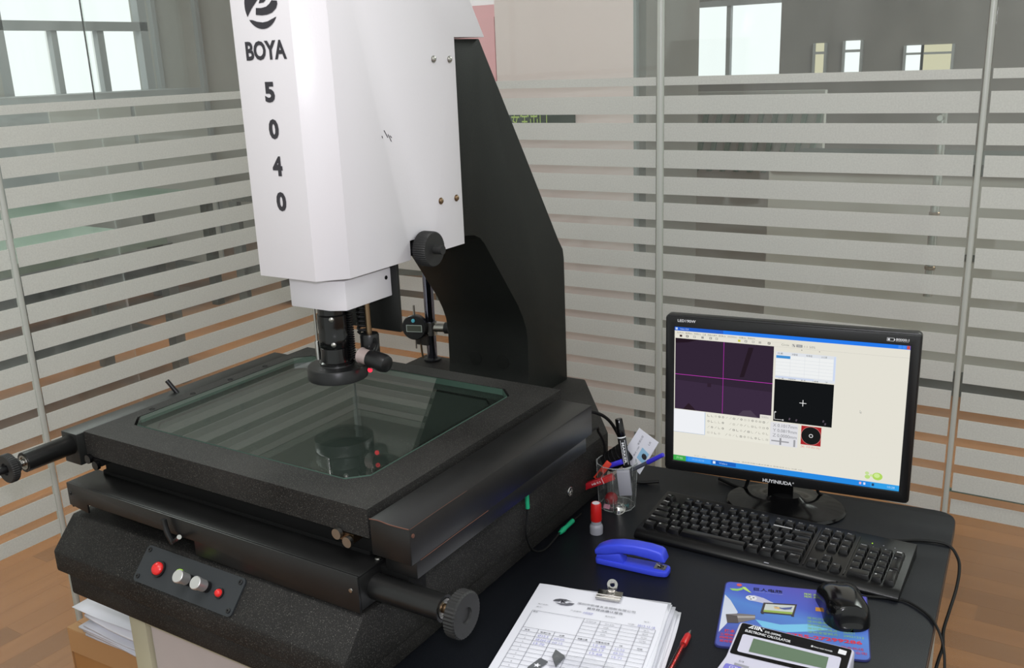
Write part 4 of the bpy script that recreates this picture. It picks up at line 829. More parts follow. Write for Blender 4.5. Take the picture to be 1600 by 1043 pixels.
cr = nt.nodes.new('ShaderNodeValToRGB'); mr = nt.nodes.new('ShaderNodeMapRange'); mr.inputs['From Min'].default_value = -0.09; mr.inputs['From Max'].default_value = 0.09
ad = nt.nodes.new('ShaderNodeMath'); ad.operation = 'MULTIPLY_ADD'; ad.inputs[1].default_value = 0.35; nt.links.new(sp.outputs['X'], ad.inputs[0]); nt.links.new(sp.outputs['Y'], ad.inputs[2])
nt.links.new(ad.outputs[0], mr.inputs['Value']); nt.links.new(mr.outputs['Result'], cr.inputs['Fac'])
cr.color_ramp.elements[0].color = s(74, 84, 168); cr.color_ramp.elements[1].color = s(88, 84, 184)
for pos, c in ((0.25, s(78, 110, 190)), (0.5, s(84, 132, 206)), (0.68, s(76, 96, 196))): e_ = cr.color_ramp.elements.new(pos); e_.color = c
nt.links.new(cr.outputs[0], pN.inputs['Base Color']); pN.inputs['Roughness'].default_value = 0.5
g = G(); g.poly([(x * 0.985, y * 0.985, 0.00275) for x, y in padp]); pf = g.build('printed_face', m_, mp)
class Fl:   # flat print in layers on a horizontal face
    def __init__(s_, z): s_.z = z; s_.g = G(); s_.ms = []
    def mi(s_, c):
        nm = 'print_%d_%d_%d' % c; m2 = bpy.data.materials.get(nm) or mat(nm, s(*c), 0.5, spec=0.3)
        if m2 not in s_.ms: s_.ms.append(m2)
        return s_.ms.index(m2)
    def p(s_, pts, c, l=0): s_.g.poly([(x, y, s_.z + 0.00012 * l) for x, y in pts], s_.mi(c)); return s_
    def r(s_, x0, x1, y0, y1, c, l=0): return s_.p([(x0, y0), (x1, y0), (x1, y1), (x0, y1)], c, l)
    def t(s_, txt, x, y, h, w, c, l=0, bold=0.0, a=0): s_.g.text(txt, (x, y, s_.z + 0.00012 * l), (math.cos(a), math.sin(a), 0), (-math.sin(a), math.cos(a), 0), h, w, s_.mi(c), bold); return s_
    def c(s_, x, y, rx, ry, c, l=0, n=20): return s_.p([(x + rx * math.cos(2 * PI * k / n), y + ry * math.sin(2 * PI * k / n)) for k in range(n)], c, l)
    def build(s_, name, par): return s_.g.build(name, s_.ms, par)
q = Fl(0.0029)
q.p([(-0.1045, 0.045), (-0.095, 0.030), (-0.0824, -0.002), (-0.0950, -0.030), (-0.1075, -0.060)], (206, 212, 226), 0)
q.p([(-0.0560, -0.0158), (-0.02, -0.022), (0.02, -0.012), (0.05, -0.020), (0.02, -0.032), (-0.01, -0.040), (-0.045, -0.034)], (120, 190, 226), 0)
# logo: running ribbon figure in green with a red dot
q.p([(-0.0985, 0.0645), (-0.094, 0.0655), (-0.086, 0.066), (-0.078, 0.0715), (-0.074, 0.0725), (-0.079, 0.064), (-0.086, 0.0595), (-0.094, 0.0595)], (150, 205, 110), 1)
q.p([(-0.079, 0.0735), (-0.074, 0.0735), (-0.064, 0.0580), (-0.068, 0.0595), (-0.076, 0.066)], (190, 220, 110), 2); q.c(-0.0838, 0.0780, 0.0042, 0.0042, (214, 96, 96), 2)
q.t('巨人电脑', -0.0612, 0.0655, 0.0100, 0.0440, (34, 34, 60), 2, 0.02); q.t('GIANT COMPUTER', -0.0585, 0.0622, 0.0018, 0.042, (170, 180, 220), 2)
# picture: ball flying out of a flat television with a green pitch
q.p([(-0.0725, 0.0440), (-0.060, 0.0520), (-0.045, 0.0465), (-0.028, 0.034), (-0.035, 0.029), (-0.055, 0.034), (-0.068, 0.036)], (190, 190, 214), 1); q.c(-0.0640, 0.0430, 0.0085, 0.0072, (226, 226, 232), 2)
for x, y in ((-0.0665, 0.0455), (-0.0605, 0.0440), (-0.0645, 0.0395)): q.c(x, y, 0.0016, 0.0014, (50, 50, 60), 3, 6)
q.p([(-0.0493, 0.0034), (-0.0450, 0.0334), (0.0050, 0.0388), (0.0000, 0.0060)], (70, 64, 66), 3); q.p([(-0.0450, 0.0070), (-0.0420, 0.0298), (0.0018, 0.0345), (-0.0026, 0.0088)], (200, 205, 200), 4); q.p([(-0.0450, 0.0070), (-0.0440, 0.0125), (-0.0016, 0.0146), (-0.0026, 0.0088)], (150, 176, 84), 5)
q.p([(-0.0300, 0.0265), (-0.018, 0.0235), (-0.006, 0.0275), (-0.002, 0.0300), (-0.004, 0.0220), (-0.014, 0.0190), (-0.022, 0.0215)], (92, 100, 150), 6); q.p([(-0.030, 0.0235), (-0.022, 0.0245), (-0.020, 0.0190), (-0.028, 0.0195)], (214, 180, 120), 7)
q.p([(-0.048, 0.0034), (-0.044, 0.0034), (-0.044, 0.0012), (-0.048, 0.0010)], (60, 56, 58), 3); q.p([(-0.004, 0.006), (0.0002, 0.006), (0.0002, 0.0030), (-0.004, 0.003)], (60, 56, 58), 3)
# computer case
q.p([(-0.1001, -0.0111), (-0.0805, -0.0050), (-0.0567, -0.0040), (-0.0563, -0.0158), (-0.0753, -0.0280), (-0.0967, -0.0340)], (122, 116, 116), 2); q.p([(-0.1001, -0.0111), (-0.0830, -0.0125), (-0.0800, -0.0315), (-0.0967, -0.0340)], (86, 80, 80), 3); q.p([(-0.083, -0.0125), (-0.0567, -0.0075), (-0.0563, -0.0120), (-0.082, -0.018)], (170, 164, 160), 3)
RD = (214, 66, 66)
q.t('技术', -0.0995, -0.0590, 0.0080, 0.015, RD, 2, 0.02)
for k, tx in enumerate(('工程维护', '网络布线', '监控安装')): q.t(tx, -0.1055 + 0.0003 * k, -0.0680 - k * 0.0082, 0.0062, 0.026, RD, 2, 0.01)
YG = (176, 208, 120)
for k in range(2): q.t('联系', 0.0156, 0.0690 - k * 0.0075, 0.0060, 0.0250, YG, 2, 0.01); q.t('服务', 0.044, 0.0690 - k * 0.0075, 0.0060, 0.0200, YG, 2, 0.01)
for k, tx in enumerate(('深圳沙井网点：27211', '深圳福永网点：27321', '深圳松岗网点：29891', '深圳南山网点：26021', '深圳宝安网点：29021213')): q.t(tx, 0.0191, 0.0012 - k * 0.0092, 0.0068, 0.078 if k == 4 else 0.066, (140, 190, 130), 2, 0.005)
q.t('0755-27299286', -0.0120, -0.0500, 0.0088, 0.106, (208, 58, 76), 2, 0.03)
q.t('全国统一服务热线', 0.0330, -0.0650, 0.0065, 0.062, (190, 64, 84), 2); q.t('宝安区西乡商业街', 0.0330, -0.0745, 0.0068, 0.066, (190, 64, 84), 2)
q.r(0.032, 0.052, 0.026, 0.037, (206, 150, 70), 2)
q.build('advert_print', pf)

ms = thing('computer_mouse', 'glossy black computer mouse on the blue pad', 'mouse', (-0.272, 1.330, 0.003), 27)
def mouse_shell():
    g = G(); nx, ny = 18, 24; vs = []
    for j in range(ny + 1):
        v = 0.5 - 0.5 * math.cos(PI * j / ny); y = -0.057 + 0.116 * v
        wv = 0.0335 * (1 - abs(2 * v - 1) ** 3.4) ** 0.42 * (1.0 - 0.10 * math.sin(PI * min(1, max(0, (v - 0.25) / 0.5)))) + 0.002
        hv = 0.036 * (max(0.0, 1 - abs((v - 0.36) / 0.66) ** 2.3)) ** 0.62 + 0.003
        if v < 0.04: hv = 0.006 + 0.25 * v * 0.3
        for i in range(nx + 1):
            a = PI * i / nx; c, s_ = math.cos(a), math.sin(a)
            x = wv * math.copysign(abs(c) ** 0.75, c); z = hv * abs(s_) ** 0.7
            if abs(x) < 0.0012 and v > 0.62: z -= 0.0012
            vs.append((x, y, z))
    f = [(j * (nx + 1) + i, j * (nx + 1) + i + 1, (j + 1) * (nx + 1) + i + 1, (j + 1) * (nx + 1) + i) for j in range(ny) for i in range(nx)]
    g.add(vs, f); 
    g.poly([vs[j * (nx + 1)] for j in range(ny + 1)] + [vs[j * (nx + 1) + nx] for j in range(ny, -1, -1)])
    return g
mouse_shell().build('shell', K_GLOSS, ms, smooth=True, ang=85).modifiers.new('s', 'SUBSURF').levels = 1
bpy.data.objects['shell'].modifiers['s'].render_levels = 1
g = G(); g.lathe((-0.0035, 0.028, 0.0235), X_, [(0, 0.008), (0.001, 0.0095), (0.006, 0.0095), (0.007, 0.008)], 20); g.build('scroll_wheel', K_RUB, ms, smooth=True)
g = G()
for sx in (-1, 1): g.tube([(sx * 0.021, -0.045, 0.0125), (sx * 0.0225, -0.01, 0.0285), (sx * 0.0205, 0.03, 0.0215), (sx * 0.016, 0.052, 0.0075)], 0.0006, 5)
g.build('side_seam', GREYP, ms)
mc = thing('mouse_cable', 'thin black cable trailing from the mouse over the desk edge', 'cable', (-0.16, 1.36, 0))
O_ = (-0.16, 1.36, 0)
G().tube([(-0.302, 1.386, 0.008), (-0.298, 1.391, 0.005), (-0.264, 1.386, 0.0025), (-0.226, 1.397, 0.003), (-0.1945, 1.4038, 0.003), (-0.1584, 1.3794, 0.003), (-0.139, 1.3477, 0.001), (-0.1287, 1.3333, -0.015), (-0.1222, 1.3118, -0.035), (-0.118, 1.29, -0.08), (-0.118, 1.27, -0.2), (-0.118, 1.27, -0.6)], 0.0021, 8).build('lead', K_RUB, mc, O_, smooth=True)

# ------------------------------------------------------------------ calculator
ca = thing('calculator', 'lilac grey desktop calculator with black display panel lying on the mouse pad', 'calculator', (-0.3805, 1.190, 0.003), 2.5)
def ct(y): return 0.027 + 0.05 * y      # top surface slopes to the user (y is negative)
g = G(); W2 = 0.0775; cx_ = 0.0765
outline = rpoly([(-0.0045, -0.001), (0.0005, -0.085), (-0.004, -0.125), (-0.004, -0.205), (0.163, -0.205), (0.163, -0.125), (0.1575, -0.085), (0.1565, 0.001)], 0.007, 4)
n_ = len(outline); vs = [(x, y, 0.001) for x, y in outline] + [(x, y, ct(y) - 0.002) for x, y in outline] + [(cx_ + (x - cx_) * 0.985, -0.1 + (y + 0.1) * 0.988, ct(y)) for x, y in outline]
g.add(vs, [tuple(range(n_))[::-1], tuple(range(2 * n_, 3 * n_))] + [(r_ * n_ + i, r_ * n_ + (i + 1) % n_, (r_ + 1) * n_ + (i + 1) % n_, (r_ + 1) * n_ + i) for r_ in (0, 1) for i in range(n_)])
g.build('body', LILAC, ca, smooth=True, ang=40)
def csheet(g, pts, h, mi=0): g.poly([(x, y, ct(y) + h) for x, y in pts], mi)
g = G(); csheet(g, rpoly([(-0.0005, -0.0035), (0.0032, -0.0775), (0.1545, -0.0700), (0.1525, -0.0015)], 0.004, 4), 0.0006); g.build('display_panel', K_GLOSS, ca)
g = G(); csheet(g, rpoly([(0.0080, -0.0290), (0.0115, -0.0705), (0.1450, -0.0620), (0.1430, -0.0248)], 0.004, 4), 0.0010); dsp = g.build('display_rim', LILAC, ca)
g = G(); csheet(g, [(0.0245, -0.0337), (0.0265, -0.0650), (0.1290, -0.0580), (0.1275, -0.0320)], 0.0014); g.build('lcd', LCD, dsp)
def ctext(g, t, x, y, h, w, a=0.015, bold=0.01, mi=0): g.text(t, (x, y, ct(y) + 0.0010), (math.cos(a), math.sin(a), 0), (-math.sin(a), math.cos(a), 0.05), h, w, mi, bold)
g = G()
def cp_(pts): g.poly([(x, y, ct(y) + 0.0010) for x, y in pts])
lx, lyy = 0.0105, -0.0128
cp_([(lx, lyy), (lx + 0.0055, lyy + 0.0085), (lx + 0.0080, lyy + 0.0085), (lx + 0.0026, lyy)]); cp_([(lx + 0.0038, lyy), (lx + 0.0072, lyy + 0.0052), (lx + 0.0072, lyy)])
for k in range(2): cp_([(lx + 0.0086 + k * 0.0026, lyy), (lx + 0.0086 + k * 0.0026, lyy + 0.0085), (lx + 0.0102 + k * 0.0026, lyy + 0.0085), (lx + 0.0102 + k * 0.0026, lyy)])
cp_([(lx + 0.0136, lyy), (lx + 0.0136, lyy + 0.0085), (lx + 0.0158, lyy + 0.0085), (lx + 0.0214, lyy), (lx + 0.0188, lyy), (lx + 0.0155, lyy + 0.0052), (lx + 0.0155, lyy)])
ctext(g, '®', lx + 0.0195, lyy + 0.0055, 0.0024, 0.0024)
g.build('emblem', LW, ca)
for tx, x, y, h, w, bo in (('DS-200ML', 0.0350, -0.0140, 0.0045, 0.0235, 0.01), ('ELECTRONIC CALCULATOR', 0.0090, -0.0228, 0.0056, 0.0640, 0.02), ('TWO WAY POWER', 0.1040, -0.0190, 0.0030, 0.0255, 0.01), ('S', 0.1005, -0.0190, 0.0040, 0.0030, 0.05)):
    g = G(); ctext(g, tx, x, y, h, w, bold=bo); g.build('lettering', LW, ca)
g = G()
csheet(g, rpoly([(0.1365, -0.0075), (0.1365, -0.0180), (0.1470, -0.0180), (0.1470, -0.0085)], 0.001, 2), 0.0010)
g.build('battery_label', LW, ca)
def ckey(x, y, w, h, txt, m1):
    g = G(); o = rpoly([(x, y), (x + w, y), (x + w, y + h), (x, y + h)], 0.0035, 3); n_ = len(o)
    g.add([(a, b, ct(b)) for a, b in o] + [(x + w / 2 + (a - x - w / 2) * 0.86, y + h / 2 + (b - y - h / 2) * 0.84, ct(b) + 0.004) for a, b in o], [tuple(range(n_, 2 * n_))] + [(i, (i + 1) % n_, n_ + (i + 1) % n_, n_ + i) for i in range(n_)])
    k = g.build('key', m1, ca, smooth=True, ang=30)
    g = G(); g.text(txt, (x + w * 0.32, y + h * 0.30, ct(y + h * 0.3) + 0.0043), X_, (0, 1, 0.05), h * 0.42); g.build('key_legend', LW, k)
labs = [['GT', 'MRC', 'M-', 'M+', '÷'], ['▶', '7', '8', '9', '×'], ['%', '4', '5', '6', '-'], ['C', '1', '2', '3', '+'], ['AC', '0', '00', '.', '=']]
for r_ in range(5):
    for c_ in range(5): ckey(0.0045 + c_ * 0.0305, -0.1180 - r_ * 0.0185, 0.0265, 0.0145, labs[r_][c_], KEYV if c_ == 0 else (K_PLAS if r_ else GREYP))
g = G()
for k, (tx, x) in enumerate((('5/4', 0.020), ('F4320A', 0.062))): g.text(tx, (x, -0.0905, ct(-0.09) + 0.0006), X_, (0, 1, 0.05), 0.004); g.poly([(x - 0.004, -0.0995, ct(-0.1) + 0.0005), (x + 0.016, -0.0995, ct(-0.1) + 0.0005), (x + 0.016, -0.0945, ct(-0.0945) + 0.0005), (x - 0.004, -0.0945, ct(-0.0945) + 0.0005)], 1)
g.build('switch_print', [PINK_INK, GREYP], ca)

# ------------------------------------------------------------------ clipped forms
pp = thing('form_stack', 'clipped stack of white printed forms lying on the desk', 'paper', (-0.7055, 1.1565, 0), 12.3)
random.seed(5); TOP = 0.0178
def sheet(i, n, w=0.209, h=0.297, dx=0, dy=0, a=0, m_=PAPER, lift=0.0):
    g = G(); nx, ny = 12, 12; vs = []; z0 = 0.0015 + (TOP - 0.0015) * i / (n - 1)
    for jy in range(ny + 1):
        for jx in range(nx + 1):
            uu, vv = jx / nx, jy / ny; x = uu * w; y = -vv * h
            z = z0 + lift * (uu ** 3) * 0.004 + 0.0012 * math.sin(3 * uu + i) * (i / n) * uu * (1 - vv) - 0.0 * vv
            xx = x * math.cos(a) - y * math.sin(a) + dx + (0.0012 * math.sin(9 * vv + i * 2) * (uu > 0.9)); yy = x * math.sin(a) + y * math.cos(a) + dy + (0.0012 * math.sin(11 * uu + i * 1.7) * (vv < 0.05))
            vs.append((xx, yy, z))
    g.add(vs, [(r * (nx + 1) + c, r * (nx + 1) + c + 1, (r + 1) * (nx + 1) + c + 1, (r + 1) * (nx + 1) + c) for r in range(ny) for c in range(nx)])
    return g.build('sheet', m_, pp, smooth=True)
NS = 16
for i in range(NS):
    t = i / (NS - 1)
    if i == NS - 1: top_sheet = sheet(i, NS)
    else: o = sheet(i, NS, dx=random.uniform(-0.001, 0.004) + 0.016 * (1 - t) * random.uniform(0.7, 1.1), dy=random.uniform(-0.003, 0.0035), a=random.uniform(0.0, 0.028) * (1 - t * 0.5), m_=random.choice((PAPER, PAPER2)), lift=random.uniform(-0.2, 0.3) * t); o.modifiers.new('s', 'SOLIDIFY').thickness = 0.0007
q = Fl(TOP + 0.0014)
gk = (110, 110, 118)
def ln_(x0, y0, x1, y1, w=0.00035, c=(140, 140, 148), l=0):
    d = Vector((x1 - x0, y1 - y0)); n2 = Vector((-d.y, d.x)).normalized() * w; q.p([(x0 + n2.x, y0 + n2.y), (x0 - n2.x, y0 - n2.y), (x1 - n2.x, y1 - n2.y), (x1 + n2.x, y1 + n2.y)], c, l)
# emblem: two swooshes round a K
q.p([(0.0360, -0.0440), (0.0385, -0.0395), (0.045, -0.0360), (0.055, -0.0352), (0.0665, -0.0392), (0.058, -0.0385), (0.050, -0.0400), (0.0445, -0.0440)], (84, 84, 90), 1)
q.p([(0.0710, -0.0430), (0.0680, -0.0480), (0.0610, -0.0515), (0.0510, -0.0520), (0.0400, -0.0475), (0.049, -0.0482), (0.057, -0.0470), (0.0630, -0.0428)], (104, 104, 112), 1)
q.t('K', 0.0490, -0.0462, 0.0066, 0.0095, (50, 50, 56), 2, 0.05)
q.t('深圳市凯峰五金塑胶有限公司', 0.0745, -0.0430, 0.0058, 0.091, gk, 1); q.t('首件样品确认报告', 0.0925, -0.0525, 0.0058, 0.056, gk, 1, 0.01)
q.t('客户名称：', 0.0165, -0.0600, 0.0030, 0.017, (150, 150, 156), 1); q.t('编号：', 0.0165, -0.0680, 0.0030, 0.010, (160, 160, 166), 1)
q.t('产品编号：', 0.070, -0.0640, 0.0034, 0.0185, (150, 150, 156), 1); q.t('H930F', 0.0905, -0.0655, 0.0055, 0.0150, (150, 150, 200), 1); q.t('模具编号：', 0.1240, -0.0640, 0.0032, 0.0170, (150, 150, 156), 1)
q.t('版本：', 0.1830, -0.0620, 0.0030, 0.0100, (160, 160, 166), 1); q.t('日期：', 0.1620, -0.0745, 0.0034, 0.0110, (150, 150, 156), 1); q.t('2015.12.18', 0.1760, -0.0755, 0.0055, 0.0260, (142, 142, 198), 1)
yt = -0.0775; x0_, x1_ = 0.0140, 0.2040
ln_(x0_, yt, x1_, yt); ln_(x0_, yt, x0_, -0.29); ln_(x1_, yt, x1_, -0.29)
ys = [yt - 0.046] + [yt - 0.046 - 0.0098 * k for k in range(1, 18)]
for y in ys: ln_(x0_, y, x1_, y)
for k in range(1, 5): ln_(0.0960, yt - 0.0092 * k, x1_, yt - 0.0092 * k)
for x in (0.0390, 0.0640): ln_(x, ys[0], x, -0.29)
for x in (0.0960, 0.1210, 0.1530, 0.1800): ln_(x, yt, x, -0.29)
q.t('图示', 0.0165, -0.0825, 0.0030, 0.0070, (90, 90, 96), 1, 0.02)
for x, t_, w_ in ((0.0190, '序号', 0.008), (0.0435, '检测项目', 0.0155), (0.0720, '公差', 0.0085), (0.1000, '测量位置', 0.0150), (0.1270, '测量值/结果', 0.0210), (0.1620, 'OK', 0.005), (0.1880, '判定', 0.0080)): q.t(t_, x, ys[0] - 0.0078, 0.0032, w_, (96, 96, 102), 1, 0.02)
for k in range(4):
    q.t(['零件名称', '材质', '数量', '颜色'][k], 0.1290, yt - 0.0072 - k * 0.0092, 0.0030, [0.014, 0.008, 0.008, 0.008][k], (150, 150, 156), 1); q.t(['承认', '审核', '检验', '日期'][k], 0.1870, yt - 0.0072 - k * 0.0092, 0.0030, 0.009, (150, 150, 156), 1)
q.t('外观检查', 0.1000, yt - 0.0070, 0.0030, 0.016, (160, 160, 166), 1)
for k in range(1, 15):
    q.t(str(k), 0.0250, ys[k - 1] - 0.0078 - 0.0098, 0.0030, None, (150, 150, 156), 1)
random.seed(21)
for k, (a, b, c_, d) in enumerate((('Ø12.5', '±0.05', '12.48', '12.52'), ('68.2±0.15', '±0.15', '68.17', '68.20'), ('15.70', '', '15.68', '15.71'))):
    y = ys[1 + k] - 0.0080
    q.t(a, 0.0425, y, 0.0050, 0.016 + 0.006 * (k == 1), (150, 150, 206), 1); 
    if b: q.t(b, 0.0670, y, 0.0045, 0.016, (160, 160, 206), 1)
    q.t(c_, 0.1260, y, 0.0050, 0.018, (156, 156, 210), 1); q.t(d, 0.1580, y, 0.0046, 0.014, (160, 160, 210), 1)
q.build('printed_form', top_sheet)
# stapled grey tag printed on the form (white star on grey)
q = Fl(TOP + 0.0022); q.p(rpoly([(0.0630, -0.1900), (0.0770, -0.1960), (0.0660, -0.2240), (0.0520, -0.2170)], 0.002, 3), (96, 98, 102), 0)
q.p([(0.0640 + (0.0055 if k % 2 == 0 else 0.0024) * math.cos(k * PI / 5 + 0.3), -0.2080 + (0.0055 if k % 2 == 0 else 0.0024) * math.sin(k * PI / 5 + 0.3)) for k in range(10)], (232, 232, 238), 1)
tg = q.build('paper_tag', None); tag(tg, 'small grey tag with a white star lying on the forms', 'tag', (-0.7055, 1.1565, 0), 12.3)
# bulldog clip
bk = thing('bulldog_clip', 'steel bulldog clip gripping the top edge of the forms', 'clip', (-0.588, 1.170, 0), 12.3)
g = G(); g.prism([(-0.011, 0.0230), (-0.011, 0.0205), (0.006, 0.0205), (0.012, 0.0235), (0.012, 0.0250), (0.005, 0.0225)], 'x', -0.0195, 0.0195); jw = g.build('upper_jaw', CHROME, bk, bevel=0.0006)
g = G(); g.cyl((-0.0195, -0.009, 0.0236), (0.0195, -0.009, 0.0236), 0.0016, n=10); g.cyl((-0.0195, -0.002, 0.0236), (0.0195, -0.002, 0.0236), 0.0016, n=10); g.build('jaw_rib', CHROME, bk, smooth=True)
G().box(-0.0195, 0.0195, -0.006, 0.012, 0.0004, 0.0014).build('lower_jaw', CHROME, bk)
g = G(); g.prism([(-0.0065, 0.004), (0.0065, 0.004), (0.0060, 0.016), (-0.0060, 0.016)], 'z', 0.0225, 0.0245); g.build('lever', CHROME, bk, bevel=0.0005)
g = G(); n_ = 28
vs = []
for (r, z) in ((0.0085, 0.0225), (0.0040, 0.0225), (0.0085, 0.0250), (0.0040, 0.0250)):
    vs += [(r * math.cos(2 * PI * k / n_), 0.0195 + 0.35 * r * math.sin(2 * PI * k / n_) + 0.002, z + 0.005 + 0.93 * r * math.sin(2 * PI * k / n_)) for k in range(n_)]
fs = []
for k in range(n_):
    k2 = (k + 1) % n_; fs += [(k, k2, n_ + k2, n_ + k), (2 * n_ + k, 3 * n_ + k, 3 * n_ + k2, 2 * n_ + k2), (k, 2 * n_ + k, 2 * n_ + k2, k2), (n_ + k, n_ + k2, 3 * n_ + k2, 3 * n_ + k)]
g.add(vs, fs); g.build('finger_ring', CHROME, bk, smooth=True)
# clear bag with a grey part inside
bg = thing('plastic_bag', 'crumpled clear plastic bag lying across the lower forms', 'bag', (-0.7055, 1.1565, 0), 12.3)
random.seed(9); g = G(); nx, ny = 22, 14; vs = []
for j in range(ny + 1):
    for i in range(nx + 1):
        uu, vv = i / nx, j / ny
        x = 0.082 + 0.185 * uu + 0.004 * random.uniform(-1, 1); y = -0.168 - 0.030 * (0.6 - 0.4 * math.cos(3 * uu)) - 0.12 * vv + 0.004 * random.uniform(-1, 1) + 0.012 * uu
        zb = TOP + 0.004 if x < 0.225 else TOP - 0.004
        vs.append((x, y, zb + 0.0022 * random.random() ** 2 + 0.004 * (1 - abs(2 * vv - 1)) + (0.006 if i == nx else 0)))
g.add(vs, [(r * (nx + 1) + c, r * (nx + 1) + c + 1, (r + 1) * (nx + 1) + c + 1, (r + 1) * (nx + 1) + c) for r in range(ny) for c in range(nx)]); g.build('film', BAG, bg)
gp_ = G(); gp_.prism([(0.0790, -0.1690), (0.0960, -0.1800), (0.0900, -0.2050), (0.0790, -0.1850)], 'z', TOP + 0.0022, TOP + 0.0050)
pt = gp_.build('grey_sample', mat('grey_rubber', s(96, 98, 100), 0.6)); tag(pt, 'grey triangular sample piece inside the clear bag', 'sample', (-0.7055, 1.1565, 0), 12.3)
# red pen
pn = thing('red_pen', 'red clear barrelled pen lying beside the right edge of the forms', 'pen', (-0.4525, 1.168, 0.0055), -84)
g = G(); g.lathe((0, 0, 0), X_, [(0.0, 0.0006), (0.002, 0.0010), (0.014, 0.0038)], 18); g.build('tip', STEEL, pn, smooth=True)
g = G(); g.lathe((0, 0, 0), X_, [(0.013, 0.0040), (0.016, 0.0050), (0.036, 0.0054), (0.040, 0.0048)], 20); g.build('grip', RED, pn, smooth=True)
g = G(); g.cyl((0.040, 0, 0), (0.138, 0, 0), 0.0046, n=18); g.build('barrel', glassmat('clear_red', (0.9, 0.55, 0.55, 1), 1.4), pn, smooth=True); G().cyl((0.040, 0, 0), (0.13, 0, 0), 0.0018, n=10).build('refill', RED, pn, smooth=True)
G().cyl((0.138, 0, 0), (0.146, 0, 0), 0.0046, 0.003, n=16).build('end_plug', RED, pn, smooth=True)

# ------------------------------------------------------------------ stapler
sp_ = thing('stapler', 'blue plastic stapler on the black desk', 'stapler', (-0.672, 1.293, 0), 6)
g = G(); base_o = rpoly([(0.0, -0.013), (0.108, -0.016), (0.128, -0.012), (0.128, 0.012), (0.108, 0.016), (0.0, 0.013)], 0.008, 4)
g.prism(base_o, 'z', 0.001, 0.011); g.build('base', BLUEP, sp_, bevel=0.002)
g = G(); g.prism([(0.002, 0.009), (0.052, 0.009), (0.045, 0.028), (0.02, 0.022), (0.003, 0.018)], 'y', -0.0115, 0.0115); g.build('hinge_block', BLUEP, sp_, bevel=0.002)
arm_t = [(0.0, 0.017), (-0.001, 0.026), (0.008, 0.033), (0.022, 0.040), (0.045, 0.0455), (0.07, 0.0478), (0.095, 0.0475), (0.113, 0.0452), (0.1185, 0.0425), (0.1245, 0.0265), (0.118, 0.0255), (0.095, 0.0285), (0.07, 0.0298), (0.045, 0.0282), (0.02, 0.0205)]
g = G(); g.prism(arm_t, 'y', -0.0125, 0.0125); g.build('arm', BLUEP, sp_, bevel=0.0035, seg=3)
G().box(0.05, 0.115, -0.007, 0.007, 0.0255, 0.031).build('magazine', STEEL, sp_)
g = G(); g.box(0.103, 0.122, -0.0075, 0.0075, 0.011, 0.0125); g.box(0.108, 0.1175, -0.003, -0.001, 0.0125, 0.0135, 1); g.box(0.108, 0.1175, 0.001, 0.003, 0.0125, 0.0135, 1); g.build('anvil', [STEEL, K_PLAS], sp_)
g = G(); g.tube([(0.1165, -0.004, 0.0115), (0.1165, -0.004, 0.030)], 0.0007, 6, sub=1); g.tube([(0.112, 0.004, 0.0115), (0.112, 0.004, 0.030)], 0.0007, 6, sub=1); g.tube([(0.113, 0, 0.0125), (0.105, 0, 0.017), (0.113, 0, 0.021), (0.106, 0, 0.026)], 0.0006, 6); g.build('return_spring', STEEL, sp_)

# ------------------------------------------------------------------ stamp
sm_ = thing('rubber_stamp', 'small self inking stamp with red cap and grey base beside the pen cup', 'stamp', (-0.718, 1.380, 0))
g = G(); g.lathe((0, 0, 0.0005), Z_, [(0, 0.0118), (0.012, 0.0120), (0.016, 0.0112), (0.018, 0.0092), (0.0255, 0.0092)], 32); g.build('grey_base', GREYP, sm_, smooth=True)
g = G(); g.lathe((0, 0, 0.0255), Z_, [(0, 0.0098), (0.002, 0.0102), (0.031, 0.0098), (0.034, 0.0085), (0.0345, 0.0075), (0.0335, 0.0070)], 32); g.build('red_cap', RED, sm_, smooth=True)
g = G(); g.lathe((0, 0, 0.0588), Z_, [(0, 0.0070), (0.0010, 0.0068)], 24); g.build('cap_label', LW, sm_)

# ------------------------------------------------------------------ pen cup and its contents
CX, CY = -0.7335, 1.497
pc_ = thing('pen_cup', 'clear acrylic pen cup next to the measuring machine', 'pen cup', (CX, CY, 0))
n_ = 12; R0, R1, HH, TH = 0.0355, 0.0395, 0.092, 0.0022
ringp = lambda r, z: [(r * math.cos(2 * PI * (k + .5) / n_), r * math.sin(2 * PI * (k + .5) / n_), z) for k in range(n_)]
g = G(); lv = [ringp(R0, 0.0), ringp(R1, HH), ringp(R1 - TH, HH), ringp(R0 - TH, 0.004)]
vs = [p for l in lv for p in l]; fs = [tuple(range(n_))[::-1], tuple(range(3 * n_, 4 * n_))]
for i in range(3):
    for k in range(n_): fs.append((i * n_ + k, i * n_ + (k + 1) % n_, (i + 1) * n_ + (k + 1) % n_, (i + 1) * n_ + k))
g.add(vs, fs); g.build('clear_wall', ACRY, pc_)
for z, r_ in ((HH, R1), (0.002, R0 - 0.0005)):
    g = G(); g.tube(ringp(r_ - TH / 2, z) + ringp(r_ - TH / 2, z)[:1], 0.0011, 6, sub=1); g.build('rim', RIM, pc_)
g = G()
for k in range(n_):
    a_, b_ = ringp(R0, 0.002)[k], ringp(R1, HH)[k]; g.tube([a_, b_], 0.0004, 4, sub=1)
g.build('wall_edge', RIM, pc_); bpy.data.objects['wall_edge']['kind'] = 'stuff'
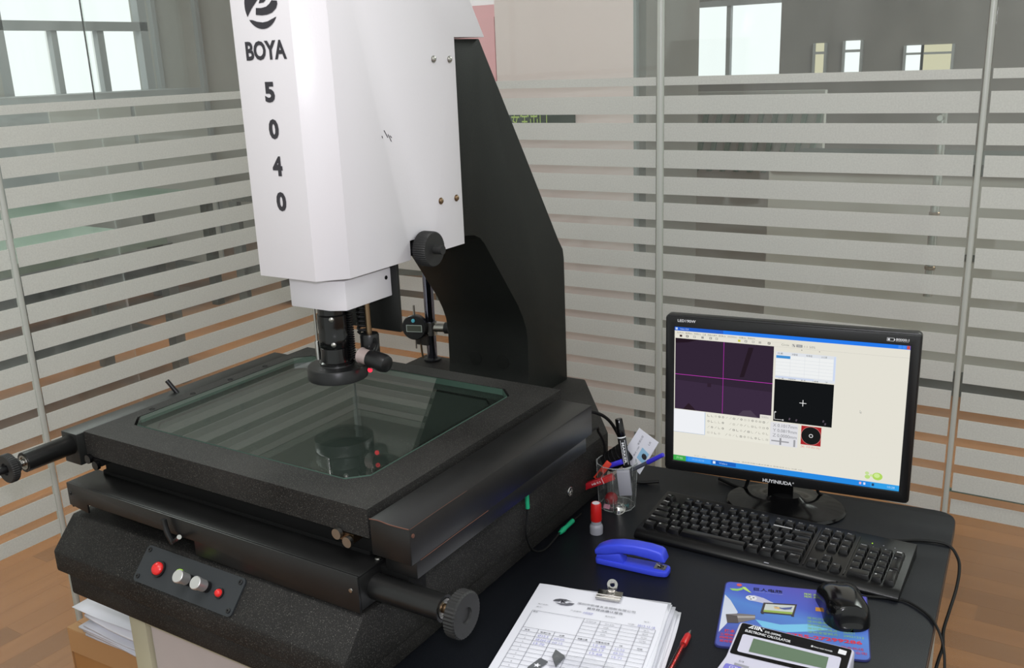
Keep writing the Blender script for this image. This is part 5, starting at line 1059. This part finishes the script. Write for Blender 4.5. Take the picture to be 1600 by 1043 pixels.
def stick(name, label, cat, p0, p1, parts):
    p0 = Vector(p0); p1 = Vector(p1); d = (p1 - p0); L = d.length; d.normalize()
    t = thing(name, label, cat, p0)
    for nm, a, b, r0, r1, m_ in parts:
        g = G(); g.lathe(d * (a * L), d, [(0, r0 * 0.92), (0.001, r0), ((b - a) * L - 0.001, r1), ((b - a) * L, r1 * 0.9)], 18); g.build(nm, m_, t, smooth=True)
    return t, d, L
t, d, L = stick('marker_pen', 'thick black marker standing in the pen cup', 'marker', (-0.7065, 1.492, 0.062), (-0.7305, 1.50, 0.1775), [('barrel', 0, 0.18, 0.0078, 0.0078, K_PLAS), ('band', 0.18, 0.205, 0.0081, 0.0081, LW), ('barrel', 0.205, 0.69, 0.0080, 0.0080, K_PLAS), ('band', 0.69, 0.71, 0.0082, 0.0082, LW), ('cap', 0.71, 1.0, 0.0080, 0.0068, K_GLOSS)])
side = Vector((0.5, -0.82, 0)); side = (side - d * side.dot(d)).normalized(); rt = d.cross(side).normalized()
if rt.x > 0: rt = -rt
g = G(); g.text('MARKER', d * (0.62 * L) + side * 0.0086 + Vector((-0.0022, -0.0008, 0)), -d, Vector((1, 0.4, 0)) - d * d.x, 0.0044, 0.040, bold=0.02)
for sx in (-0.0040, 0.0040): g.tube([d * (0.26 * L) + side * 0.0080 + rt * sx, d * (0.66 * L) + side * 0.0080 + rt * sx], 0.0004, 5, sub=1)
g.build('lettering', LW, t)
gb_ = thing('grey_eraser', 'grey plastic block propped in the cup beneath the black marker', 'eraser', (-0.7025, 1.472, 0.040))
g = G(); g.box(-0.0120, 0.0120, -0.005, 0.005, 0, 0.050); g.build('block', GREYP, gb_, bevel=0.0012); gb_.rotation_euler = (0.05, -0.10, math.radians(20))
cd = thing('id_card', 'white card with small blue printed picture standing in the cup', 'card', (-0.697, 1.522, 0.060))
cv = [Vector(p) - Vector((-0.697, 1.522, 0.060)) for p in ((-0.697, 1.522, 0.062), (-0.7350, 1.522, 0.094), (-0.6985, 1.522, 0.1565), (-0.6590, 1.522, 0.1345))]
g = G(); g.add([tuple(p) for p in cv] + [tuple(p + Vector((0, 0.0008, 0))) for p in cv], [(0, 3, 2, 1), (4, 5, 6, 7), (0, 1, 5, 4), (1, 2, 6, 5), (2, 3, 7, 6), (3, 0, 4, 7)]); g.build('card_stock', PAPER, cd)
cr_ = (cv[3] - cv[0]).normalized(); cu_ = (cv[1] - cv[0]).normalized()     # long side, short side
ce = lambda a, b: tuple(cv[0] + cr_ * a + cu_ * b + Vector((0, -0.0004, 0)))
g = G(); g.poly([ce(0.022, 0.004), ce(0.048, 0.004), ce(0.048, 0.022), ce(0.022, 0.022)], 0); g.poly([tuple(Vector(ce(0.036 + 0.006 * math.cos(k * PI / 4), 0.010 + 0.006 * math.sin(k * PI / 4))) + Vector((0, -0.0003, 0))) for k in range(8)], 1)
g.text('有限公司', ce(0.045, 0.030), cr_, cu_, 0.0040, 0.022, 2); g.text('电话 1380', ce(0.020, 0.027), cr_, cu_, 0.0032, 0.024, 2); g.text('LK', ce(0.062, 0.012), cr_, cu_, 0.0035, 0.009, 2)
g.build('card_print', [mat('card_blue', s(150, 196, 226), 0.5), INK, PINK_INK], cd)
stick('ballpoint_pen', 'blue capped ballpoint leaning out of the cup toward the monitor', 'pen', (-0.725, 1.507, 0.062), (-0.640, 1.50, 0.1225), [('barrel', 0, 0.62, 0.0036, 0.0036, mat('smoky_barrel', s(70, 72, 84), 0.25)), ('cap', 0.62, 1.0, 0.0046, 0.0040, BLUEC)])
stick('ballpoint_pen', 'blue cap pen lying flat across the cup under the marker', 'pen', (-0.752, 1.486, 0.0805), (-0.716, 1.486, 0.0990), [('cap', 0, 1.0, 0.0050, 0.0050, BLUEC)])
t, d, L = stick('tape_roll', 'black cylindrical container leaning in the back of the cup', 'container', (-0.760, 1.514, 0.076), (-0.722, 1.514, 0.108), [('drum', 0, 1.0, 0.0195, 0.0195, K_DULL)])
for k in range(1, 5): g = G(); g.lathe(d * (L * k / 5), d, [(0, 0.0197), (0.0012, 0.0201), (0.0024, 0.0197)], 24); g.build('rib', K_PLAS, t, smooth=True)
rcx = thing('box_cutter', 'red plastic cutter leaning in the cup', 'cutter', (-0.766, 1.474, 0.058))
g = G(); g.box(-0.006, 0.006, -0.0025, 0.0025, 0, 0.045); g.build('handle', mat('orange_red_plastic', s(206, 62, 44), 0.35), rcx, bevel=0.0012); G().box(-0.0035, 0.0035, -0.0030, -0.0024, 0.004, 0.020).build('slider', BRASS, rcx); rcx.rotation_euler = (0, 0.62, math.radians(15))
rb = thing('lead_case', 'flat red lead case with white print across the cup front', 'lead case', (-0.7545, 1.460, 0.0600)); rb.rotation_euler = (0, -0.42, math.radians(18))
g = G(); g.box(-0.035, 0.010, -0.004, 0.004, -0.006, 0.006, 0); g.box(0.0102, 0.033, -0.004, 0.004, -0.006, 0.006, 1); g.build('case', [mat('dark_red', s(158, 22, 34), 0.3), mat('bright_red', s(214, 32, 34), 0.3)], rb, bevel=0.0008)
g = G(); g.box(0.0098, 0.0106, -0.0043, 0.0043, -0.0062, 0.0062); g.text('HB 0.5', (-0.012, -0.0043, -0.002), X_, Z_, 0.004, 0.018); g.build('case_print', LW, rb)
def single(g, name, label, cat, loc, m_, sm=True): tag(g.build(name, m_, smooth=sm), label, cat, loc)
single(G().ball((0, 0, 0), 0.0125, 20), 'red_ball', 'dark red round ball at the bottom of the cup', 'ball', (-0.741, 1.488, 0.0170), mat('dark_red_ball', s(150, 20, 26), 0.35))
g = G(); g.lathe((0, 0, 0), (0.2, -0.5, 0.8), [(0, 0.0125), (0.002, 0.0135), (0.003, 0.012), (0.007, 0.009), (0.009, 0.004)], 24); single(g, 'metal_cap', 'shiny silver dome cap at the bottom of the cup', 'cap', (-0.7190, 1.4740, 0.0060), CHROME)
t = thing('binder_clip', 'tiny pink binder clip at the bottom of the cup', 'clip', (-0.7405, 1.4685, 0.0055))
g = G(); g.prism([(-0.0035, 0), (0.0035, 0), (0.0008, 0.0075), (-0.0008, 0.0075)], 'x', -0.006, 0.006); g.build('body', PINKP, t)
g = G(); g.tube([(-0.003, -0.001, 0.007), (-0.004, -0.001, 0.015), (0, -0.001, 0.018), (0.004, -0.001, 0.015), (0.003, -0.001, 0.007)], 0.0005, 6); g.build('wire_handle', STEEL, t)
t = thing('push_pin', 'teal plastic push pin lying in the cup', 'push pin', (-0.712, 1.490, 0.0075))
g = G(); g.lathe((0, 0, 0), (1, 0.2, 0.1), [(-0.006, 0.0035), (-0.005, 0.0035), (-0.003, 0.002), (0.003, 0.002), (0.004, 0.0038), (0.006, 0.0038)], 14); g.build('head', TEAL, t, smooth=True); G().cyl((0.006, 0.001, 0), (0.013, 0.003, 0.001), 0.0005, n=6).build('pin', STEEL, t)
